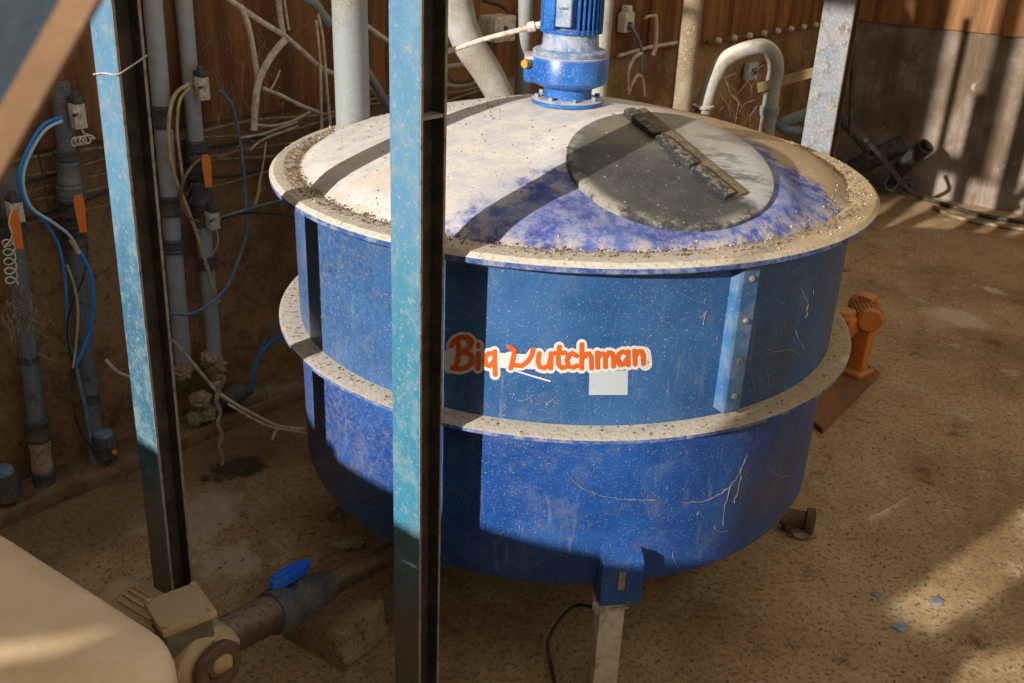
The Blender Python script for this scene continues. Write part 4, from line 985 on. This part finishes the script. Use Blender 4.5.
single('cobweb', b, M['web'], 'dusty cobweb threads spread over the wall pipes and conduits', 'cobweb', kind='stuff')
b = MB()
for i in range(40):
    wisp(DY(random.uniform(712, 765), random.uniform(62, 118), 4.25+random.uniform(-.1, .1)), random.uniform(.06, .2), random.uniform(.0003, .0007))
single('cobweb', b, M['web'], 'dusty cobweb threads hanging inside the gooseneck pipe', 'cobweb', kind='stuff')
b = MB(); p0_ = B2+E2*.004-E1*.002
def h2(py): return DY(165, py, B2.y).z
LX = Vector((.0262*h2(75), 0, 0))
pts = [LX+q_ for q_ in (B2-E2*.106-E1*.004+UP*h2(82), B2-E2*.055-E1*.004+UP*(h2(78)), B2-E1*.004+E2*.004+UP*h2(76), B2+E1*.03+E2*.004+UP*h2(70), B2+E1*.078+E2*.004+UP*h2(60))]
b.tube(pts, .0022, 6, smooth=5)
single('string', b, M['rag'], 'white string tied round the worn blue post', 'string')

# ------------------------------------------------------------------ pipes around and behind the tank
def vpipe(name, px, py, z, r, top, mat, label, yy=None, foot=None, sock=True):
    p = FL(px, py, z) if yy is None else DY(px, py, yy)
    z0 = p.z if foot is None else foot
    root = thing(name, label, 'pipe', Vector((p.x, p.y, z0)))
    b = MB(); b.tube([Vector((p.x, p.y, z0)), Vector((p.x, p.y, top))], r, 28); part('pipe', b, M[mat], root)
    b = MB(); b.lathe([(r*.9, 0), (r*1.12, 0), (r*1.14, .006), (r*1.02, .02), (r*.9, .02)], Vector((p.x, p.y, z0)), n=28, closed=True); part('collar', b, M[mat], root)
    return p
vpipe('inlet_pipe', 353.5, 131, ZR+.03, .063, 3.0, 'pipe_light', 'thick light grey pipe entering the tank rim behind the turquoise post')
vpipe('inlet_pipe', 597, 93, ZR+.15, .040, 3.0, 'pipe_white', 'dusty white upright pipe just behind the blue gear motor', yy=4.10, foot=ZR+.0)
vpipe('inlet_pipe', 682, 100, 0, .046, 3.2, 'pipe_tan', 'tan dust coated upright pipe between the motor and the gooseneck', yy=4.45, foot=0)
vpipe('inlet_pipe', 522, 88, 0, .034, 3.2, 'pipe_light', 'slim grey upright pipe left of the gear motor', yy=4.6, foot=0)
b = MB(); b.tube([DY(452, -40, 4.4), DY(458, 10, 4.4), DY(468, 42, 4.4), DY(486, 70, 4.4), DY(499, 94, 4.4), DY(510, 120, 4.4)], [.07, .07, .07, .066, .062, .062], 28, smooth=8)
single('slanting_duct', b, M['duct'], 'wide tan dusty duct slanting down behind the dome, next to the turquoise post', 'duct')
cr = thing('conduit_rod', 'thin dusty conduit reaching from behind the turquoise post to the gear motor', 'conduit', DY(440, 53, 3.9))
b = MB(); b.tube([DY(430, 54, 3.9), DY(452, 50, 3.9), DY(485, 39, 3.9), DY(528, 28, 3.9)], .010, 12, smooth=6); part('rod', b, M['conduit'], cr)
b = MB(); a_ = DY(527, 28, 3.9); b.lathe([(0, 0), (.014, 0), (.02, .01), (.02, .03), (.014, .035), (.014, .055), (0, .055)], a_, DY(540, 25, 3.9)-a_, 8); part('gland', b, M['conduit'], cr)
for i, (pts, r, m, lb) in enumerate([
    ([(440, 67), (455, 66), (472, 63), (485, 60)], .012, 'conduit', 'upper pale loop of cable behind the dome left of the duct'),
    ([(445, 68), (452, 80), (462, 82), (478, 76)], .008, 'brown_cable', 'sagging brown cable behind the dome left of the duct'),
    ([(440, 84), (460, 86), (472, 84), (480, 78)], .009, 'conduit', 'lower pale loop of cable behind the dome left of the duct'),
    ([(482, 0), (500, 5), (509, 12)], .01, 'rust_dark', 'short rusty rod at the top edge beside the slim grey pipe')]):
    b = MB(); b.tube([DY(x, y, 4.7) for x, y in pts], r, 10, smooth=6); single('cable_loop', b, M[m], lb, 'cable')
b = MB(); c = PT(497, 28, WT+.09); b.box(c, (.17, .12, .13), ROOM, .008, 2)
sb = thing('switch_box', 'small pinkish grey switch box on the wall behind the duct', 'box', c-UP*.065)
part('case', b, M['box_white'], sb)
b = MB(); b.box(c+E2*.062, (.03, .01, .03), ROOM, .003, 1); part('switch', b, M['pipe_dark'], sb)
# gooseneck
g0 = PD(703, 107); 
gp = [g0-UP*.03, g0+UP*.05+Vector((.012, .01, 0)), DY(714, 77, g0.y+.03), DY(724, 61, g0.y+.05), DY(742, 51, g0.y+.08), DY(762, 47, g0.y+.12), DY(773, 55, g0.y+.15), DY(776, 68, g0.y+.16)]
e = gp[-1]
gp += [Vector((e.x+.0, e.y+.005, e.z-.08)), Vector((e.x, e.y+.005, e.z-.25)), Vector((e.x, e.y+.005, e.z-.45))]
gn = thing('gooseneck_pipe', 'dusty white gooseneck pipe rising from the dome and bending down behind it', 'pipe', g0)
b = MB(); b.tube(gp, .037, 24, smooth=8); part('pipe', b, M['pipe_white'], gn)
b = MB(); b.lathe([(.03, 0), (.05, 0), (.05, .012), (.03, .014)], g0-UP*.004, n=24, closed=True); part('collar', b, M['pipe_white'], gn)
fp = Vector((e.x, e.y+.005, e.z-.22)); b = MB(); b.lathe([(.03, 0), (.043, 0), (.046, .02), (.046, .04), (.03, .045)], fp, n=24, closed=True); part('joint', b, M['pipe_light'], gn)
b = MB(); b.tube([Vector((e.x, e.y+.005, e.z-.44)), Vector((e.x, e.y+.005, .0))], .037, 20); part('riser', b, M['pipe_light'], gn)
b = MB(); sA = DY(758, 88, e.y-.04); sB = DY(818, 71, e.y+.04); sd = (sB-sA).normalized(); sl = (sB-sA).length
b.box((sA+sB)/2, (sl, .006, .045), Matrix((sd, UP.cross(sd).normalized(), sd.cross(UP.cross(sd).normalized()))).transposed(), .001, 1)
st_ = single('strap', b, M['strap'], 'flat tan strap tying the gooseneck to the chalky post', 'strap')
b = MB(); c = PT(751, 71, WT+.05); b.box(c, (.16, .05, .13), ROOM, .006, 2); nb = thing('junction_box', 'white junction box on the wall seen through the gooseneck', 'box', c-UP*.065); part('case', b, M['stk_patch'], nb)
b = MB(); b.box(c+E2*.028, (.08, .01, .05), ROOM, .003, 1); part('label_plate', b, M['brace_web'], nb, 'dark marked plate')
# electrical bits behind the motor
b = MB(); c = PT(626, 22, WT+.07); b.box(c, (.11, .06, .12), ROOM, .01, 2); b.box(c+UP*.07, (.06, .05, .06), ROOM, .01, 2)
el = thing('socket_box', 'dirty white socket box on the wall right of the white upright pipe', 'box', c-UP*.06); part('case', b, M['box_white'], el)
b = MB(); b.box(c+E2*.034-UP*.02, (.05, .01, .05), ROOM, .003, 1); part('socket_face', b, M['pipe_dark'], el)
for pts, r, m, lb in [([(630, 25), (636, 35), (641, 48), (641, 70)], .010, 'blue_tube_dusty', 'blue cable hanging from the socket box'),
                      ([(655, 15), (656, 30), (655, 48), (652, 56)], .016, 'conduit', 'grey looped cable right of the socket box'),
                      ([(645, 18), (650, 16), (655, 16)], .010, 'beige_tube', 'short beige rod above the looped cable'),
                      ([(628, 90), (628, 72), (634, 58), (642, 53)], .012, 'conduit', 'pale cable arch near the dome behind the white pipe'),
                      ([(628, 95), (634, 80), (639, 75), (643, 82), (644, 96)], .010, 'conduit', 'small pale cable loop touching the dome outline')]:
    b = MB(); b.tube([PT(x, y, WT+.12) for x, y in pts], r, 10, smooth=6); single('wall_lead', b, M[m], lb, 'cable')
b = MB(); b.tube([PT(618, 56, WT+.04), PT(650, 47, WT+.04), PT(682, 42, WT+.04)], .012, 10); single('conduit_rail', b, M['conduit'], 'dusty conduit rail on the wall between white and tan pipes', 'conduit')
# studded rail at the foot of the cladding
sr0, sr1 = PT(702, 41, WT).dot(E1), BS-.05
rail = thing('studded_rail', 'long rusty rail with pale studs along the foot of the cladding', 'rail', W(sr0, WT+.045, CZ))
b = MB(); b.box(W((sr0+sr1)/2, WT+.045, CZ), (sr1-sr0, .03, .03), ROOM, .004, 1); part('bar', b, M['rust_dark'], rail)
for k in range(9):
    s = sr0+.12+k*(sr1-sr0-.25)/8
    b = MB(); b.lathe([(0, .035), (.018, .03), (.024, .012), (.024, 0)], W(s, WT+.058, CZ+.006), E2, 10); part('stud', b, M['conduit'], rail, 'pale stud')

# ------------------------------------------------------------------ far corner clutter
def fpipe(label, a, b_, r, mat='pipe_dark', inner=True):
    p, q_ = Vector(a), Vector(b_); d = (q_-p).normalized(); L = (q_-p).length
    b = MB(); b.lathe([(r*.82, L), (r, L), (r, 0), (r*.82, 0)], p, d, 24, True)
    single('loose_pipe', b, M[mat], label, 'pipe', 'pipes dumped in the far corner')
def yp(px, py, y): return DY(px, py, y)
fpipe('thick black pipe lying in the far corner', FL(846, 172, .18), FL(905, 143, .48), .085, 'black_cable')
fpipe('black pipe with open dark end leaning on the end wall', FL(896, 173, .22), FL(926, 146, .52), .07, 'black_cable')
fpipe('grey pipe with open end facing out under the thick black one', FL(877, 178, .10), FL(892, 183, .11), .072, 'pipe_grey')
fpipe('slim dark pipe sloping across the thick black one', FL(843, 120, .62), FL(873, 153, .47), .05, 'pipe_dark')
fpipe('small pipe piece on the floor at the heap end', FL(918, 181, .07), FL(906, 188, .07), .05, 'pipe_dark')
b = MB(); b.tube([FL(866, 140, .75), FL(886, 162, .55), FL(905, 186, .22), FL(920, 197, .03), FL(950, 206, .02), FL(985, 216, .02), FL(1040, 224, .02)], .018, 10, smooth=8)
single('floor_hose', b, M['black_cable'], 'black hose trailing from the pipe heap along the end wall floor', 'hose')
b = MB(); b.tube([FL(930, 205, .02), FL(955, 217, .02), FL(1000, 226, .02), FL(1045, 232, .02)], .015, 10, smooth=8)
single('floor_hose', b, M['brown_cable'], 'brown hose lying on the floor in front of the black one', 'hose')
b = MB(); b.tube([yp(855, 12, 5.2), yp(853, 60, 5.2), yp(851, 100, 5.2), yp(850, 135, 5.2)], .012, 10); single('hanging_cable', b, M['black_cable'], 'black cable hanging beside the chalky post', 'cable')
b = MB(); b.tube([yp(800, 132, 5.2), yp(780, 126, 5.2), yp(800, 116, 5.2), yp(820, 110, 5.2)], .03, 12, smooth=6); single('grey_hose', b, M['pipe_grey'], 'grey hose behind the tank between gooseneck and chalky post', 'hose')

# ------------------------------------------------------------------ orange gear motor on its plate
pl0, pl1, pl2, pl3 = FL(823, 429, .03), FL(880, 372, .03), FL(840, 340, .03), FL(780, 392, .03)
b = MB(); vs = [pl0, pl1, pl1+(pl3-pl0), pl3]
lo = [b.bm.verts.new(Vector((v.x, v.y, .002))) for v in vs]; hi = [b.bm.verts.new(Vector((v.x, v.y, .03))) for v in vs]
b.bm.faces.new(lo[::-1]); b.bm.faces.new(hi)
for k in range(4): b.bm.faces.new((lo[k], lo[(k+1) % 4], hi[(k+1) % 4], hi[k]))
single('steel_plate', b, M['rust_plate'], 'rusty steel plate on the floor under the orange motor', 'plate')
of = FL(856, 372, .03); OY = of.y
om = thing('orange_gear_motor', 'orange gear motor on the rusty plate behind the tank', 'motor', Vector((of.x, of.y, .03)))
def oy(px, py, d=0): return DY(px, py, OY+d)
xd = Vector((.75, .66, 0)); yd = Vector((-.66, .75, 0)); OM = Matrix((xd, yd, UP)).transposed()
zt = oy(852, 318).z
b = MB(); b.box(Vector((of.x-.01, of.y, (zt+.03)/2+.0)), (.07, .11, zt-.03), OM, .012, 2); b.box(Vector((of.x-.01, of.y, .045)), (.15, .15, .03), OM, .006, 1); part('pedestal', b, M['orange_paint'], om)
b = MB(); gc = oy(846, 322); b.box(gc, (.15, .14, .10), OM, .022, 3); b.lathe([(0, -.06), (.06, -.06), (.065, 0), (.05, .07), (0, .07)], gc-xd*.02, UP, 24); part('gearbox', b, M['orange_paint'], om)
b = MB(); mc = oy(866, 312, .05); b.lathe([(0, -.13), (.055, -.13), (.066, -.12), (.066, .04), (.078, .045), (.078, .10), (.06, .118), (0, .12)], mc, (xd*.75+yd*.66), 28)
for k in range(24):
    a = k*2*math.pi/24; ax = (xd*.75+yd*.66).normalized(); px_ = UP.cross(ax).normalized(); n_ = px_*math.cos(a)+UP*math.sin(a)
    b.box(mc+n_*.068-ax*.03, (.15, .012, .004), Matrix((ax, n_, ax.cross(n_))).transposed())
part('motor_body', b, M['orange_paint'], om, 'finned orange motor body')
b = MB(); b.box(mc+UP*.07, (.07, .07, .045), OM, .008, 2); part('terminal_box', b, M['orange_paint'], om)
b = MB(); bp_ = FL(866, 372, .03); b.lathe([(0, .02), (.016, .02), (.016, 0)], Vector((of.x, of.y, .055))+xd*.055-yd*.05, n=6); part('bolt', b, M['post_edge'], om)

# ------------------------------------------------------------------ small things on the floor
a0 = FL(806, 520, .06); 
b = MB(); dd = Vector((.9, -.25, 0)).normalized(); b.lathe([(0, 0), (.035, 0), (.035, .10), (.050, .10), (.052, .13), (.036, .135), (.036, .11), (0, .11)], a0-dd*.10, dd, 20); b.box(a0-dd*.06-UP*.03, (.05, .05, .06), None, .008, 1)
single('pipe_stub', b, M['rust_dark'], 'rusty pipe stub poking out under the shaded side of the tank', 'pipe')
b = MB(); b.lump(FL(803, 533, .012), .045, (1.1, .8, .35), .5, 3, 4); single('stone', b, M['stone'], 'pale stone under the rusty pipe stub', 'stone')
b = MB(); c = FL(345, 540, .03); b.lump(c-UP*.012, .05, (1.3, .8, .4), .6, 3, 5); single('rubble', b, M['stone'], 'lump of rubble at the tank foot above the brown pipe', 'rubble')
b = MB(); b.tube([FL(327, 517, .03), FL(340, 509, .05), FL(352, 504, .06)], .014, 8); single('rebar', b, M['rust_dark'], 'short rusty bar end under the tank left of the turquoise post', 'bar')
for px, py, sz, lb in ((877, 595, .02, 'small blue paint flake lying alone on the shaded floor'), (900, 628, .030, 'larger blue paint flake at the edge of the sunlit floor patch'), (937, 602, .026, 'grey blue paint flake inside the sunlit floor patch')):
    c = FL(px, py, .0); b = MB(); a0_ = random.random()*6
    poly = [((sz*(.6+.5*random.random()))*math.cos(a0_+k*math.pi/4.5), (sz*(.5+.5*random.random()))*math.sin(a0_+k*math.pi/4.5)) for k in range(9)]
    b.prism(poly, .004, c+UP*.001, Vector((1, 0, .0)), Vector((0, 1, .0))); single('paint_flake', b, M['chip'], lb, 'paint flake')
b = MB(); b.tube([FL(595, 608, .14), FL(575, 606, .12), FL(556, 625, .08), FL(548, 645, .05), FL(551, 665, .02), FL(556, 690, .012)], .006, 10, smooth=8)
single('floor_cable', b, M['black_cable'], 'dark cable looping out from the front tank leg onto the floor', 'cable')
# grit on the floor near the camera
b = MB()
for i in range(2600):
    px = random.uniform(-20, 1040); py = random.uniform(380, 700); p = FL(px, py, .0)
    if math.hypot(p.x-TX, p.y-TY) < .7 or ST(p)[1] < KT+.03 or (p-va).dot(vv) > -.02 and (p-va).dot(vu) < Lu+.02: continue
    b.crumb((p.x, p.y, .001), .0035*(0.4+random.random()**3*2.2))
single('floor_grit', b, M['crumb'], 'loose grit and crumbs strewn over the brown floor', 'grit', kind='stuff', sharp=10)

# ------------------------------------------------------------------ light
sun = bpy.data.lights.new('sun', 'SUN'); sun.energy = 7.2; sun.color = (1.0, 0.955, 0.885); sun.angle = math.radians(0.55)
so = bpy.data.objects.new('sun', sun); COL.objects.link(so)
sd_ = ((E1*math.cos(DEL)+E2*math.sin(DEL))*math.cos(ELEV)-UP*math.sin(ELEV)); so.rotation_euler = sd_.to_track_quat('-Z', 'Y').to_euler()
w = bpy.data.worlds.new('world'); SC.world = w; w.use_nodes = True
bg = w.node_tree.nodes['Background']; bg.inputs['Color'].default_value = (1.0, 0.87, 0.70, 1); bg.inputs['Strength'].default_value = 0.60
SC.view_settings.view_transform = 'Standard'; SC.view_settings.look = 'None'; SC.view_settings.gamma = 1; SC.view_settings.exposure = 0.0
SC.view_settings.use_curve_mapping = False
